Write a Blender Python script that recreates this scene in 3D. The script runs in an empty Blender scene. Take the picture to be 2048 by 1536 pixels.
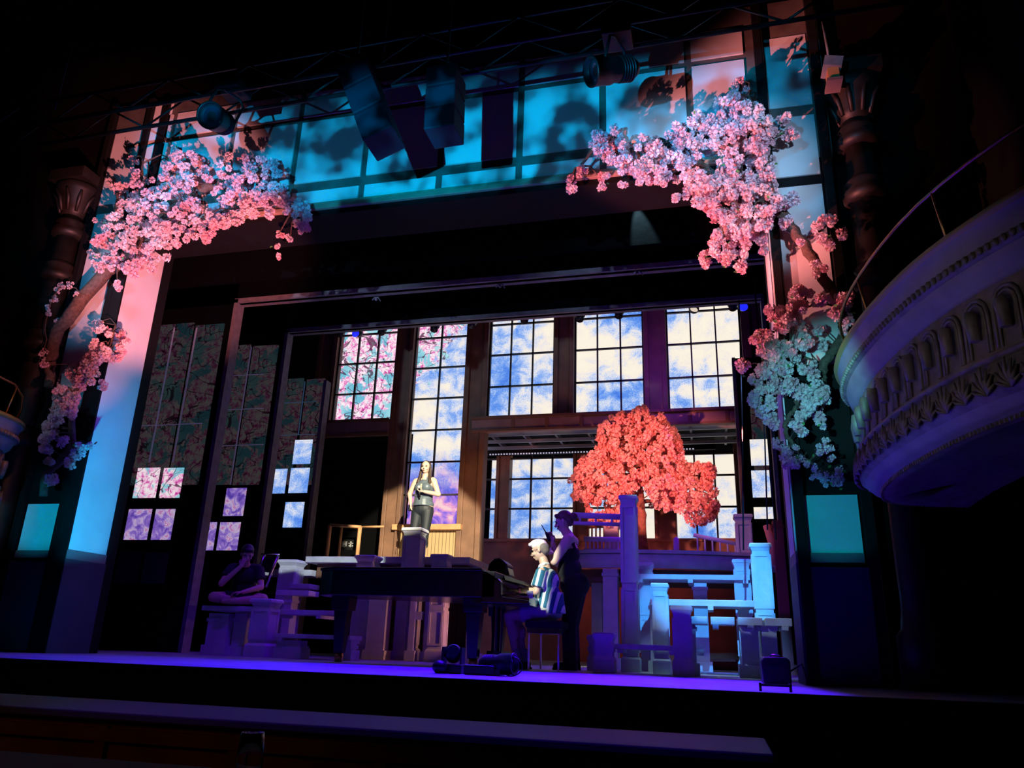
import bpy, bmesh, math, random
from mathutils import Vector, Matrix, Euler, noise
random.seed(11)
C = bpy.context.scene.collection
PI = math.pi
F = 1540.0
M = Matrix(((0.969344,-0.049163,-0.240738),(0.243572,0.321135,0.915175),(0.032317,-0.945756,0.323265)))
EYE = Vector((0,0,.215))
def at(px, py, Y):
    d = M @ Vector((px-1024, py-768, F)); return EYE + d*(Y/d.y)
def atz(px, py, z):
    d = M @ Vector((px-1024, py-768, F)); return EYE + d*((z-EYE.z)/d.z)
def R(d): return math.radians(d)
# ------------------------------------------------------------ materials
def mat(name, col, rough=.6, metal=0, emit=None, es=1, noise_amt=0, nscale=8, bump=0, bscale=40, trans=0, sub=0, spec=.5, alpha=1):
    m = bpy.data.materials.new(name); m.use_nodes = True
    nt = m.node_tree; b = nt.nodes['Principled BSDF']
    b.inputs['Base Color'].default_value = (*col,1); b.inputs['Roughness'].default_value = rough
    b.inputs['Metallic'].default_value = metal; b.inputs['Specular IOR Level'].default_value = spec
    b.inputs['Transmission Weight'].default_value = trans; b.inputs['Alpha'].default_value = alpha
    if emit: b.inputs['Emission Color'].default_value = (*emit,1); b.inputs['Emission Strength'].default_value = es
    if noise_amt or bump:
        tc = nt.nodes.new('ShaderNodeTexCoord'); n = nt.nodes.new('ShaderNodeTexNoise')
        n.inputs['Scale'].default_value = nscale; n.inputs['Detail'].default_value = 5
        nt.links.new(tc.outputs['Object'], n.inputs['Vector'])
        if noise_amt:
            r = nt.nodes.new('ShaderNodeValToRGB')
            r.color_ramp.elements[0].position=.3; r.color_ramp.elements[1].position=.7
            r.color_ramp.elements[0].color = (*[c*(1-noise_amt) for c in col],1)
            r.color_ramp.elements[1].color = (*[min(1,c*(1+noise_amt)) for c in col],1)
            nt.links.new(n.outputs['Fac'], r.inputs['Fac']); nt.links.new(r.outputs['Color'], b.inputs['Base Color'])
        if bump:
            n2 = nt.nodes.new('ShaderNodeTexNoise'); n2.inputs['Scale'].default_value = bscale
            nt.links.new(tc.outputs['Object'], n2.inputs['Vector'])
            bp = nt.nodes.new('ShaderNodeBump'); bp.inputs['Strength'].default_value = bump; bp.inputs['Distance'].default_value=.01
            nt.links.new(n2.outputs['Fac'], bp.inputs['Height']); nt.links.new(bp.outputs['Normal'], b.inputs['Normal'])
    return m
m_portal = mat('portal_paint',(.72,.7,.68),.75, noise_amt=.06, nscale=3)
m_pane   = mat('frosted_panel',(.62,.62,.62),.8, noise_amt=.08, nscale=2)
m_dark   = mat('dark_frame',(.007,.0065,.007),.7,spec=.12)
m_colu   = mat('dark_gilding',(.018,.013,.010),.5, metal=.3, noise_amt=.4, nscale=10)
m_mull   = mat('mullion_brown',(.10,.085,.075),.6, noise_amt=.3, nscale=5)
m_trim   = mat('oak_trim',(.34,.22,.15),.6, noise_amt=.2, nscale=4)
m_plinth = mat('plinth_paint',(.20,.14,.14),.7)
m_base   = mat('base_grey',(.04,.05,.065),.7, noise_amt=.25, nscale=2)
m_black  = mat('black_drape',(.0035,.0035,.004),.95, bump=.5, bscale=8, spec=0)
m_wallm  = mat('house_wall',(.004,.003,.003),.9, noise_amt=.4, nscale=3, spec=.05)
m_grey   = mat('grey_edge',(.16,.14,.15),.7, noise_amt=.25, nscale=9)
m_brown  = mat('factory_timber',(.17,.08,.045),.6, noise_amt=.25, nscale=4)
m_brown2 = mat('factory_beam',(.26,.15,.13),.6, noise_amt=.2, nscale=4)
m_munt   = mat('muntin_black',(.012,.006,.006),.6)
m_steel  = mat('grey_steel',(.22,.23,.27),.5, metal=.3)
m_white  = mat('scenic_white',(.58,.58,.6),.65, noise_amt=.12, nscale=6, bump=.15, bscale=30)
m_floor  = mat('stage_floor',(.34,.33,.36),.5, noise_amt=.25, nscale=2.2, bump=.08, bscale=60)
m_face   = mat('stage_front',(.008,.008,.01),.8)
m_lacq   = mat('black_lacquer',(.006,.006,.008),.25)
m_key    = mat('ivory_keys',(.8,.8,.78),.3)
m_brass  = mat('brass',(.7,.42,.14),.35, metal=1)
m_gilt   = mat('gilded_plaster',(.26,.22,.18),.55, metal=.25, noise_amt=.3, nscale=12)
m_cream  = mat('cream_plaster',(.33,.29,.30),.55, noise_amt=.15, nscale=6)
m_gold   = mat('gold_edge',(.45,.36,.10),.45, metal=.4)
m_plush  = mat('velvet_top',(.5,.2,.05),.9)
m_bark   = mat('bark',(.10,.06,.045),.9, noise_amt=.4, nscale=30, bump=.8, bscale=60)
m_leaf   = mat('leaf_green',(.06,.2,.05),.6)
m_gear   = mat('lamp_black',(.009,.010,.012),.4,spec=.35)
m_spk    = mat('speaker_black',(.012,.018,.03),.6,spec=.2)
m_lens   = mat('lens_glass',(.02,.03,.05),.08, spec=1)
m_blueL  = mat('blue_lens',(.02,.02,.1),.2, emit=(.01,.015,.8), es=1.6)
m_warmL  = mat('warm_lens',(.1,.1,.1),.2, emit=(.9,.75,.6), es=.8)
m_skin   = mat('skin_light',(.62,.42,.32),.5)
m_skin2  = mat('skin_tan',(.55,.36,.25),.5)
m_hairb  = mat('hair_brown',(.045,.022,.014),.5, bump=.8, bscale=70)
m_hairw  = mat('hair_bleached',(.75,.72,.62),.5, bump=.9, bscale=60)
m_hairs  = mat('hair_side_dark',(.16,.13,.1),.7)
m_hairk  = mat('hair_black',(.012,.01,.01),.5, bump=.6, bscale=70)
m_hairm  = mat('hair_light_brown',(.14,.08,.05),.5, bump=.8, bscale=70)
m_top    = mat('grey_satin',(.10,.125,.15),.4)
m_legg   = mat('black_leggings',(.014,.018,.024),.6)
m_blkcl  = mat('black_cloth',(.010,.010,.012),.9)
m_beige  = mat('beige_shorts',(.42,.42,.38),.8)
m_shoeW  = mat('cream_shoe',(.75,.72,.6),.6)
m_sock   = mat('grey_sock',(.3,.3,.32),.9)
m_pinkb  = mat('pink_band',(.8,.15,.35),.5)
m_metal  = mat('chrome',(.5,.5,.5),.25, metal=1)
m_face2  = mat('dark_lip',(.28,.09,.08),.6)
m_eye    = mat('eye_dark',(.02,.015,.015),.3)
m_railw  = mat('rail_wood',(.20,.075,.025),.5, noise_amt=.3, nscale=5)
m_rug    = mat('red_cloth',(.25,.03,.03),.9)
m_scaf   = mat('raw_timber',(.55,.27,.12),.7, noise_amt=.2, nscale=6)
m_clothT = mat('table_cloth_black',(.006,.006,.008),.8)
m_led    = mat('red_led',(.5,0,0),.4, emit=(1,.08,.1), es=2)
m_paper  = mat('paper',(.7,.72,.68),.7)
def glassmat():
    m = bpy.data.materials.new('clear_glass'); m.use_nodes=True
    b = m.node_tree.nodes['Principled BSDF']; b.inputs['Transmission Weight'].default_value=1
    b.inputs['Roughness'].default_value=.02; b.inputs['IOR'].default_value=1.45; b.inputs['Base Color'].default_value=(1,1,1,1); return m
m_glass = glassmat()
# node helpers for picture materials
class NG:
    def __init__(s, name):
        s.m = bpy.data.materials.new(name); s.m.use_nodes=True; s.nt=s.m.node_tree; s.nt.nodes.clear()
        s.out = s.nt.nodes.new('ShaderNodeOutputMaterial')
    def n(s, t, **kw):
        x = s.nt.nodes.new(t)
        for k,v in kw.items(): setattr(x,k,v)
        return x
    def l(s,a,b): s.nt.links.new(a,b)
    def math(s, op, a, b=None, clamp=False):
        x = s.n('ShaderNodeMath', operation=op, use_clamp=clamp)
        for i,v in enumerate((a,b)):
            if v is None: continue
            if isinstance(v,(int,float)): x.inputs[i].default_value=v
            else: s.l(v,x.inputs[i])
        return x.outputs[0]
    def noise(s, vec, scale, detail=4, dist=0, rough=.5):
        x = s.n('ShaderNodeTexNoise'); x.inputs['Scale'].default_value=scale; x.inputs['Detail'].default_value=detail
        x.inputs['Distortion'].default_value=dist; x.inputs['Roughness'].default_value=rough; s.l(vec,x.inputs['Vector']); return x.outputs['Fac']
    def ramp(s, fac, stops, interp='LINEAR'):
        x = s.n('ShaderNodeValToRGB'); cr=x.color_ramp; cr.interpolation=interp
        while len(cr.elements)<len(stops): cr.elements.new(.5)
        for e,(p,c) in zip(cr.elements,stops): e.position=p; e.color=(*c,1)
        s.l(fac,x.inputs['Fac']); return x.outputs['Color']
    def mix(s, f, a, b):
        x = s.n('ShaderNodeMix', data_type='RGBA')
        for i,v in ((0,f),(6,a),(7,b)):
            if isinstance(v,(int,float)): x.inputs[i].default_value=v
            elif isinstance(v,tuple): x.inputs[i].default_value=(*v,1)
            else: s.l(v,x.inputs[i])
        return x.outputs[2]
    def stretch(s, vec, sc, off=(0,0,0)):
        x=s.n('ShaderNodeMapping'); x.inputs['Scale'].default_value=sc; x.inputs['Location'].default_value=off; s.l(vec,x.inputs['Vector']); return x.outputs[0]
def picture(name, strength, off=(0,0,0), mode='wall'):
    """the scenery film shown on the led screens, also put into wing panes as glow: blossom twigs at stage left, clouds to the right"""
    g = NG(name); tc = g.n('ShaderNodeTexCoord'); v = g.stretch(tc.outputs['Object'],(1,0,1),off)
    sp = g.n('ShaderNodeSeparateXYZ'); g.l(tc.outputs['Object'],sp.inputs[0]); X,Z = sp.outputs['X'],sp.outputs['Z']
    # clouds
    n1 = g.noise(v,.62,9,.5,.55); n2 = g.noise(g.stretch(v,(.5,1,2.6),(3,0,1)),.8,6,.3,.55)
    n3 = g.noise(v,3.4,7,.6,.62)
    cl = g.math('ADD', g.math('MULTIPLY',n1,.46), g.math('ADD',g.math('MULTIPLY',n2,.24),g.math('MULTIPLY',n3,.30)))
    grain = g.noise(v,45,2,0,.7)
    cl = g.math('ADD', cl, g.math('MULTIPLY', g.math('SUBTRACT',grain,.5), .16))
    cl = g.math('ADD', cl, g.math('MULTIPLY', g.math('ADD',X,2.4), .009))
    cloud = g.ramp(cl, [(.35,(.04,.14,.74)),(.425,(.13,.32,.88)),(.468,(.36,.52,.92)),(.50,(.72,.76,.90)),(.535,(.95,.86,.78)),(.57,(1,.91,.76)),(.72,(1,.94,.82))])
    # violet field low behind the singer
    vn = g.noise(v,3.2,7,.8,.6)
    viol = g.ramp(vn,[(.36,(.10,.05,.60)),(.46,(.24,.13,.78)),(.52,(.55,.28,.80)),(.57,(.90,.38,.66)),(.64,(1,.66,.68))])
    lowf = g.math('MULTIPLY', g.math('LESS_THAN', X, -4.2), g.ramp(g.math('ADD',g.math('MULTIPLY',Z,-1),g.math('MULTIPLY',g.math('SUBTRACT',n1,.5),1.6)), [(0,(0,0,0)),(1,(1,1,1))]), True)
    zf = g.math('ADD', g.math('MULTIPLY',g.math('SUBTRACT',3.55,Z),1.6), g.math('MULTIPLY',g.math('SUBTRACT',n1,.5),3.0),)
    zf = g.math('MULTIPLY', g.math('MAXIMUM',g.math('MINIMUM',zf,1),0), g.math('LESS_THAN',X,-4.1))
    c1 = g.mix(zf, cloud, viol)
    # blossom branches
    sky = g.ramp(g.noise(v,1.3,4),[(.4,(.16,.52,.70)),(.6,(.45,.80,.85))])
    bn = g.noise(v,2.6,9,.6,.68)
    bl = g.ramp(g.noise(v,11,6,.5,.75),[(.36,(.55,.03,.34)),(.44,(.90,.25,.60)),(.50,(1,.66,.84)),(.56,(1,.92,.95))])
    bfac = g.ramp(bn,[(.455,(0,0,0)),(.485,(1,1,1))])
    c2 = g.mix(bfac, sky, bl)
    # twigs: thin contour lines of a stretched noise
    tn = g.noise(g.stretch(v,(1,1,1.7)),1.15,3,.9,.5)
    tw = g.math('LESS_THAN', g.math('ABSOLUTE', g.math('SUBTRACT',tn,.5)), .0065)
    tn2 = g.noise(g.stretch(v,(1.3,1,1),(7,0,2)),2.1,2,.6,.5)
    tw2 = g.math('LESS_THAN', g.math('ABSOLUTE', g.math('SUBTRACT',tn2,.52)), .007)
    c2 = g.mix(g.math('MULTIPLY',g.math('MAXIMUM',tw,tw2),.85), c2, (.07,.01,.05))
    # boundary blossom / clouds
    bd = g.math('ADD', g.math('ADD',X, g.math('MULTIPLY',g.math('SUBTRACT',5.6,Z),.75)), g.math('MULTIPLY',g.math('SUBTRACT',bn,.5),3.2))
    k = g.math('GREATER_THAN', bd, -5.0) if mode=='wall' else g.math('GREATER_THAN', X, 99)
    c = g.mix(k, c2, c1) if mode!='cloud' else cloud
    if mode=='legdim':
        c = g.mix(.35, c2, sky)
    e = g.n('ShaderNodeEmission'); e.inputs['Strength'].default_value = strength; g.l(c,e.inputs['Color']); g.l(e.outputs[0],g.out.inputs['Surface']); return g.m
m_ledwall = picture('led_film',.98)
m_paneblos = picture('pane_glow_blossom',.8,mode='blossom')
m_ledcloud= picture('led_film_cloud',.95,mode='cloud')
m_paneviol = None
def violet():
    g=NG('pane_glow_violet'); tc=g.n('ShaderNodeTexCoord'); v=g.stretch(tc.outputs['Object'],(1,0,1))
    c=g.ramp(g.noise(v,4.5,8,1.2,.6),[(.36,(.10,.05,.42)),(.45,(.26,.14,.60)),(.51,(.42,.28,.70)),(.56,(.62,.50,.72)),(.62,(.50,.10,.45)),(.68,(.8,.7,.78))])
    e=g.n('ShaderNodeEmission'); e.inputs['Strength'].default_value=.75; g.l(c,e.inputs['Color']); g.l(e.outputs[0],g.out.inputs['Surface']); return g.m
m_paneviol = violet()
m_legscrim = picture('scrim_glow',.032,mode='blossom')
def striped():
    g=NG('striped_shirt'); tc=g.n('ShaderNodeTexCoord'); sp=g.n('ShaderNodeSeparateXYZ'); g.l(tc.outputs['Object'],sp.inputs[0])
    a=g.math('ADD',g.math('MULTIPLY',sp.outputs['Y'],1.0),g.math('MULTIPLY',sp.outputs['Z'],-.16))
    s=g.math('FRACT',g.math('MULTIPLY',a,14.5)); f=g.math('LESS_THAN',s,.42)
    c=g.mix(f,(.012,.12,.19),(.78,.82,.8)); b=g.n('ShaderNodeBsdfPrincipled'); b.inputs['Roughness'].default_value=.8
    g.l(c,b.inputs['Base Color']); g.l(b.outputs[0],g.out.inputs['Surface']); return g.m
m_stripe=striped()
def beadboard():
    g=NG('beadboard'); tc=g.n('ShaderNodeTexCoord'); sp=g.n('ShaderNodeSeparateXYZ'); g.l(tc.outputs['Object'],sp.inputs[0])
    s=g.math('FRACT',g.math('MULTIPLY',sp.outputs['X'],15)); f=g.math('LESS_THAN',s,.14)
    c=g.mix(f,(.42,.27,.13),(.12,.07,.03)); b=g.n('ShaderNodeBsdfPrincipled'); b.inputs['Roughness'].default_value=.6
    g.l(c,b.inputs['Base Color']); g.l(b.outputs[0],g.out.inputs['Surface']); return g.m
m_bead=beadboard()
def petalmat(name, a, b_):
    g=NG(name); ob=g.n('ShaderNodeAttribute',attribute_name='tint'); c=g.mix(ob.outputs['Fac'],a,b_)
    d=g.n('ShaderNodeBsdfDiffuse'); t=g.n('ShaderNodeBsdfTranslucent'); g.l(c,d.inputs['Color']); g.l(c,t.inputs['Color'])
    m=g.n('ShaderNodeMixShader'); m.inputs[0].default_value=.3; g.l(d.outputs[0],m.inputs[1]); g.l(t.outputs[0],m.inputs[2]); g.l(m.outputs[0],g.out.inputs['Surface']); return g.m
m_petal = petalmat('cherry_petal',(.78,.40,.47),(.86,.74,.77))
m_petalT= petalmat('tree_petal',(.88,.40,.38),(.92,.66,.62))
# ------------------------------------------------------------ mesh helpers
def nb(): return bmesh.new()
def box(bm, x0,x1,y0,y1,z0,z1, rot=None, piv=None):
    vs=[bm.verts.new((x,y,z)) for x in (x0,x1) for y in (y0,y1) for z in (z0,z1)]
    for f in ((0,1,3,2),(4,6,7,5),(0,4,5,1),(2,3,7,6),(0,2,6,4),(1,5,7,3)): bm.faces.new([vs[i] for i in f])
    if rot is not None:
        p=Vector(piv) if piv else Vector(((x0+x1)/2,(y0+y1)/2,(z0+z1)/2)); Rm=Euler(rot).to_matrix()
        for v in vs: v.co = p + Rm@(v.co-p)
    return vs
def frust(bm, cx,cy,z0,z1,w0,d0,w1,d1):
    a=[bm.verts.new((cx+sx*w0/2,cy+sy*d0/2,z0)) for sx,sy in ((-1,-1),(1,-1),(1,1),(-1,1))]
    b=[bm.verts.new((cx+sx*w1/2,cy+sy*d1/2,z1)) for sx,sy in ((-1,-1),(1,-1),(1,1),(-1,1))]
    bm.faces.new(a[::-1]); bm.faces.new(b)
    for i in range(4): bm.faces.new((a[i],a[(i+1)%4],b[(i+1)%4],b[i]))
def tube(bm, pts, rad, seg=8, cap=True):
    pts=[Vector(p) for p in pts]; n=len(pts)
    if isinstance(rad,(int,float)): rad=[rad]*n
    rings=[]; up=Vector((0,0,1)); prev=None
    for i,p in enumerate(pts):
        t=(pts[min(i+1,n-1)]-pts[max(i-1,0)]).normalized()
        if prev is None:
            a=t.cross(up) if abs(t.z)<.95 else t.cross(Vector((1,0,0)))
        else: a=prev-t*prev.dot(t)
        a.normalize(); prev=a; b=t.cross(a)
        rings.append([bm.verts.new(p+(a*math.cos(2*PI*k/seg)+b*math.sin(2*PI*k/seg))*rad[i]) for k in range(seg)])
    for i in range(n-1):
        for k in range(seg):
            f=bm.faces.new((rings[i][k],rings[i][(k+1)%seg],rings[i+1][(k+1)%seg],rings[i+1][k])); f.smooth=True
    if cap: bm.faces.new(rings[0][::-1]); bm.faces.new(rings[-1])
def ell(bm, c, r, rot=None, u=16, v=10):
    mtx=Matrix.Translation(c)@(Euler(rot).to_matrix().to_4x4() if rot else Matrix.Identity(4))@Matrix.Diagonal((r[0],r[1],r[2],1)) if not isinstance(r,(int,float)) else Matrix.Translation(c)@Matrix.Diagonal((r,r,r,1))
    res=bmesh.ops.create_uvsphere(bm,u_segments=u,v_segments=v,radius=1,matrix=mtx)
    for w in res['verts']:
        for f in w.link_faces: f.smooth=True
def capsule(bm, a, b, ra, rb, seg=14):
    a=Vector(a); b=Vector(b); d=(b-a); L=d.length
    if L<1e-5: ell(bm,a,ra); return
    d/=L; pts=[];rr=[]
    for k in range(5):
        t=(1-k/4)*PI/2; pts.append(a-d*ra*math.sin(t)); rr.append(max(ra*math.cos(t),.0008))
    for k in range(5):
        t=k/4*PI/2; pts.append(b+d*rb*math.sin(t)); rr.append(max(rb*math.cos(t),.0008))
    tube(bm,pts,rr,seg)
def cone(bm, a, b, ra, rb, seg=18): tube(bm,[a,b],[ra,rb],seg)
def lathe(bm, prof, o=(0,0,0), seg=20, mtx=None):
    rings=[]; o=Vector(o)
    for r,z in prof:
        ring=[]
        for k in range(seg):
            p=Vector((r*math.cos(2*PI*k/seg),r*math.sin(2*PI*k/seg),z))
            if mtx: p=mtx@p
            ring.append(bm.verts.new(o+p))
        rings.append(ring)
    for i in range(len(rings)-1):
        for k in range(seg):
            f=bm.faces.new((rings[i][k],rings[i][(k+1)%seg],rings[i+1][(k+1)%seg],rings[i+1][k])); f.smooth=True
    if prof[0][0]>1e-4: bm.faces.new(rings[0][::-1])
    if prof[-1][0]>1e-4: bm.faces.new(rings[-1])
def prism(bm, poly, a0, a1, axis='y'):
    def P(u,v,a): return {'y':(u,a,v),'z':(u,v,a),'x':(a,u,v)}[axis]
    A=[bm.verts.new(P(u,v,a0)) for u,v in poly]; B=[bm.verts.new(P(u,v,a1)) for u,v in poly]
    bm.faces.new(A[::-1]); bm.faces.new(B)
    n=len(poly)
    for i in range(n): bm.faces.new((A[i],A[(i+1)%n],B[(i+1)%n],B[i]))
def sweep(bm, curve, prof, smooth=True):
    """curve: list of (pos2d, normal2d); prof: list of (offset, z)"""
    rows=[[bm.verts.new((p[0]+n[0]*d,p[1]+n[1]*d,z)) for d,z in prof] for p,n in curve]
    for i in range(len(rows)-1):
        for j in range(len(prof)-1):
            f=bm.faces.new((rows[i][j],rows[i+1][j],rows[i+1][j+1],rows[i][j+1])); f.smooth=smooth
# ------------------------------------------------------------ object helpers
LOC={}
def thing(name,label,cat,loc=(0,0,0),rotz=0,group=None):
    o=bpy.data.objects.new(name,None); C.objects.link(o); o.location=loc; o.rotation_euler=(0,0,rotz)
    o.empty_display_size=.1; o['label']=label; o['category']=cat
    if group: o['group']=group
    LOC[o.name]=(Vector(loc),rotz); return o
def obj(name,bm,m,parent=None,world=True,bevel=0,label=None,smooth=False):
    """world=True: the shape was drawn in stage coordinates"""
    bmesh.ops.recalc_face_normals(bm,faces=bm.faces)
    if parent is not None and world and parent.name in LOC:
        L,r=LOC[parent.name]; bm.transform(Matrix.Rotation(-r,4,'Z')@Matrix.Translation(-L))
    me=bpy.data.meshes.new(name); bm.to_mesh(me); bm.free()
    if smooth:
        for p in me.polygons: p.use_smooth=True
    o=bpy.data.objects.new(name,me); C.objects.link(o)
    for k in (m if isinstance(m,(list,tuple)) else [m]): me.materials.append(k)
    if parent is not None: o.parent=parent
    if parent is not None and world and parent.name in LOC: LOC[o.name]=LOC[parent.name]
    if bevel:
        b=o.modifiers.new('bevel','BEVEL'); b.width=bevel; b.segments=2; b.limit_method='ANGLE'
    if label: o['label']=label
    return o
def tag(o,label,cat,group=None):
    o['label']=label; o['category']=cat
    if group: o['group']=group
    return o
def struct(name,bm,m,parent=None,**k):
    o=obj(name,bm,m,parent,**k)
    if parent is None: o['kind']='structure'
    return o
def bx(*a,**k): b=nb(); box(b,*a,**k); return b

# ============================================================ SETTING
XL,XR=-6.72,.69
struct('floor',bx(-8.9,2.6,5.12,16.2,-.06,0),m_floor)
struct('trim_1',bx(-8.9,2.6,5.04,5.12,-.05,.012),m_dark)
struct('wall_stage_front',bx(-8.9,2.6,5.06,5.12,-1.6,-.06),m_face)
struct('floor_auditorium',bx(-9.2,5,-4,5.06,-1.68,-1.6),m_wallm)
struct('ceiling',bx(-9.2,5,-4,16.3,8.4,8.5),m_black)
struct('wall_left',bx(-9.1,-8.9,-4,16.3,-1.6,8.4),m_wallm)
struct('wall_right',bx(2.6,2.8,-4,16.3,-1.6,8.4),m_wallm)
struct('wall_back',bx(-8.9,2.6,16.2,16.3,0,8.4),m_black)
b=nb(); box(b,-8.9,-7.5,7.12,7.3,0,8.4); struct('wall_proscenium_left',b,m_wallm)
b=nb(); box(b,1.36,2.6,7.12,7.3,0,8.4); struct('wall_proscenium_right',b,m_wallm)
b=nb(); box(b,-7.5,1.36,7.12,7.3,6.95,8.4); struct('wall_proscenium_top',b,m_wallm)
# pit rail in front of the stage
p=thing('pit_rail','long low wooden pit rail with blue-lit flat top before the stage','railing',(-3,4.0,-.2))
xr=atz(1532,1480,-.17).x
obj('rail_top',bx(-8.8,xr,3.68,4.36,-.21,-.17),mat('rail_top_paint',(.11,.10,.11),.6,spec=.2),p,bevel=.008)
obj('rail_panel',bx(-8.8,xr-.03,3.74,3.8,-1.6,-.21),m_railw,p)
b=nb()
for i in range(12): 
    x=-8.6+i*.78
    if x<xr-.1: box(b,x,x+.06,3.71,3.74,-1.6,-.24)
box(b,-8.8,xr-.03,3.705,3.74,-.31,-.25)
obj('rail_moulding',b,m_railw,p)

# ============================================================ OUTER SHOW PORTAL
P=thing('show_portal','giant outer portal frame with frosted window header and pale splayed jambs','portal',(-3.03,7.0,0))
YP=7.0
# header board, panes, mullions
obj('header_frame',bx(-7.5,1.36,7.04,7.12,4.93,6.95),m_mull,P)
rows=[(5.045,5.235),(5.37,6.24),(6.32,6.68)]
mx=[-6.53,-5.60,-4.67,-3.74,-2.79,-1.86,-.93,.0,.62]
xs=[-6.66]+mx
for (z0,z1) in rows:
    for i in range(len(xs)-1):
        obj('header_pane',bx(xs[i]+.045 if i else xs[i],xs[i+1]-.03,7.02,7.045,z0,z1),m_pane,P)
obj('header_ledge',bx(XL,XR,6.93,7.56,4.925,4.985),m_trim,P,bevel=.01)
obj('header_soffit',bx(XL,XR,6.97,7.58,4.86,4.925),m_dark,P)
obj('header_rail',bx(XL,XR,6.975,7.04,5.0,5.04),m_trim,P)
# left leg
for s,(xa,xb,xc,xd) in ((-1,(-7.42,-6.96,-6.93,XL)),(1,(.79,1.225,.75,XR))):
    left=s<0
    b=nb(); box(b,min(xa,xb)-.09,min(xa,xb)-.02,6.97,7.1,0,6.95); box(b,max(xa,xb)+.02,max(xa,xb)+.1,6.97,7.1,0,6.95)
    obj('leg_stile',b,m_dark,P)
    obj('leg_backing',bx(min(xa,xb)-.1,max(xa,xb)+.1,7.05,7.12,0,6.95),m_dark,P)
    for z0,z1 in ([(5.42,6.52),(2.66,5.28),(1.05,1.56)] if left else [(5.57,6.46),(4.74,5.44),(2.74,4.62),(1.05,1.54)]):
        obj('leg_pane',bx(xa,xb,7.03,7.055,z0,z1),m_pane,P)
    obj('leg_sill',bx(xa,xb,7.01,7.055,.97,1.048),m_plinth,P)
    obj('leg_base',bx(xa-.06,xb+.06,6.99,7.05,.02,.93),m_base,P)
    # splayed jamb
    a,c=(XL-.04,XL) if left else (XR,XR+.04)
    obj('jamb',bx(a,c,7.0,7.56,1.06,4.9),m_portal,P)
    obj('jamb_plinth',bx(a-.005,c+.005,6.99,7.57,.96,1.06),m_plinth,P)
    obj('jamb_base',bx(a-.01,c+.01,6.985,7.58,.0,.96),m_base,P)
    e=(XL-.2,XL-.0) if left else (XR,XR+.08)
    obj('jamb_edge_front',bx(e[0],e[1],6.975,7.0,0,4.9) if left else bx(XR+.03,XR+.1,6.975,7.0,0,6.9),m_dark,P)
    obj('jamb_edge_back',bx(a,c+.0,7.56,7.72,0,5.0),m_dark,P)
# upper part of the pale column above the header line (left) continues over the face
obj('corner_panel',bx(-6.72,-6.62,6.985,7.03,4.95,6.9),m_dark,P)
obj('corner_pane',bx(-6.9,-6.6,7.02,7.045,4.99,6.9),m_portal,P)

# black header drape behind portal
b=nb(); box(b,-9,3,8.6,8.65,5.0,8.4); o=struct('trim_2',b,m_black)
# ============================================================ INNER PORTALS
def inner_portal(label,Y,x0,x1,ztop,ledge=.16,legw=1.5,hz=8.4,panew=None,pz=None,lit=(),cols=2,slabh=None,grey=True,leftonly=False,dim=None):
    P=thing('inner_portal',label,'portal',((x0+x1)/2,Y,0))
    obj('leg',bx(x0-legw,x0,Y+.02,Y+.08,0,slabh or hz),m_black,P)
    obj('leg',bx(x1,x1+legw,Y+.02,Y+.08,0,slabh or hz),m_black,P)
    if not slabh: obj('header_cloth',bx(x0-legw,x1+legw,Y+.02,Y+.08,ztop,hz),m_black,P)
    obj('edge_strip',bx(x0-.012,x0+.05,Y-.02,Y+ledge,0,slabh or ztop+.06),m_grey,P)
    obj('edge_strip',bx(x1-.03,x1+.02,Y-.02,Y+ledge,0,slabh or ztop+.06),m_grey,P)
    if not slabh: obj('edge_strip',bx(x0-.012,x1,Y-.02,Y+ledge,ztop,ztop+.07),m_grey,P)
    return P
p1=inner_portal('grey-edged black portal nearest the outer portal, two window columns in its left leg',9.5,-6.98,.90,5.13)
p2=inner_portal('second grey-edged black portal in the middle of the row of wings',11,-6.98,.92,5.25)
p3=inner_portal('low black window flat pair deepest in the wings, before the factory wall',12.2,-6.80,.50,5.05,slabh=4.78)
def leg_window(P,Y,pxs,ytop,lit,dims,ybot=1160,film=m_legscrim,horiz=()):
    """panes of a wing leg: pxs = column edges in the photo at y 900"""
    for (xa,xb) in pxs:
        a=at(xa,900,Y); c=at(xb,900,Y); t=at(xa,ytop,Y).z
        obj('scrim_pane',bx(a.x,c.x,Y-.012,Y+.012,at(xa,ybot-190,Y).z,t),film,P)  # projected picture put in as the pane's own glow
    for (x0,y0,x1,y1,mt) in lit:
        a=at(x0,y0,Y); c=at(x1,y1,Y)
        obj('lit_pane',bx(a.x,c.x,Y-.03,Y-.014,c.z,a.z),mt,P)  # light from behind the pane put into its colour as emission
    for (x0,y0,x1,y1) in dims:
        a=at(x0,y0,Y); c=at(x1,y1,Y)
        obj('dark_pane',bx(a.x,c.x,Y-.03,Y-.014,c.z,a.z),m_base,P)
m_tealp=mat('teal_pane',(.10,.30,.32),.7)
leg_window(p1,9.5,[(268,343),(348,407)],655,[(279,937,312,996,m_paneblos),(331,937,360,996,m_paneblos),(261,1019,295,1080,m_paneviol),(315,1019,342,1080,m_paneviol)],[(242,1104,276,1167),(294,1106,330,1168)])
leg_window(p2,11,[(418,470),(476,528)],695,[(456,977,487,1032,m_paneviol),(394,1045,427,1101,m_paneviol),(443,1045,475,1101,m_paneviol)],[(382,1124,410,1180)])
leg_window(p3,12.2,[(546,590),(597,634)],760,[(592,881,621,928,m_ledcloud),(540,939,570,987,m_ledcloud),(584,937,615,986,m_ledcloud),(573,1005,604,1055,m_ledcloud)],[])
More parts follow.
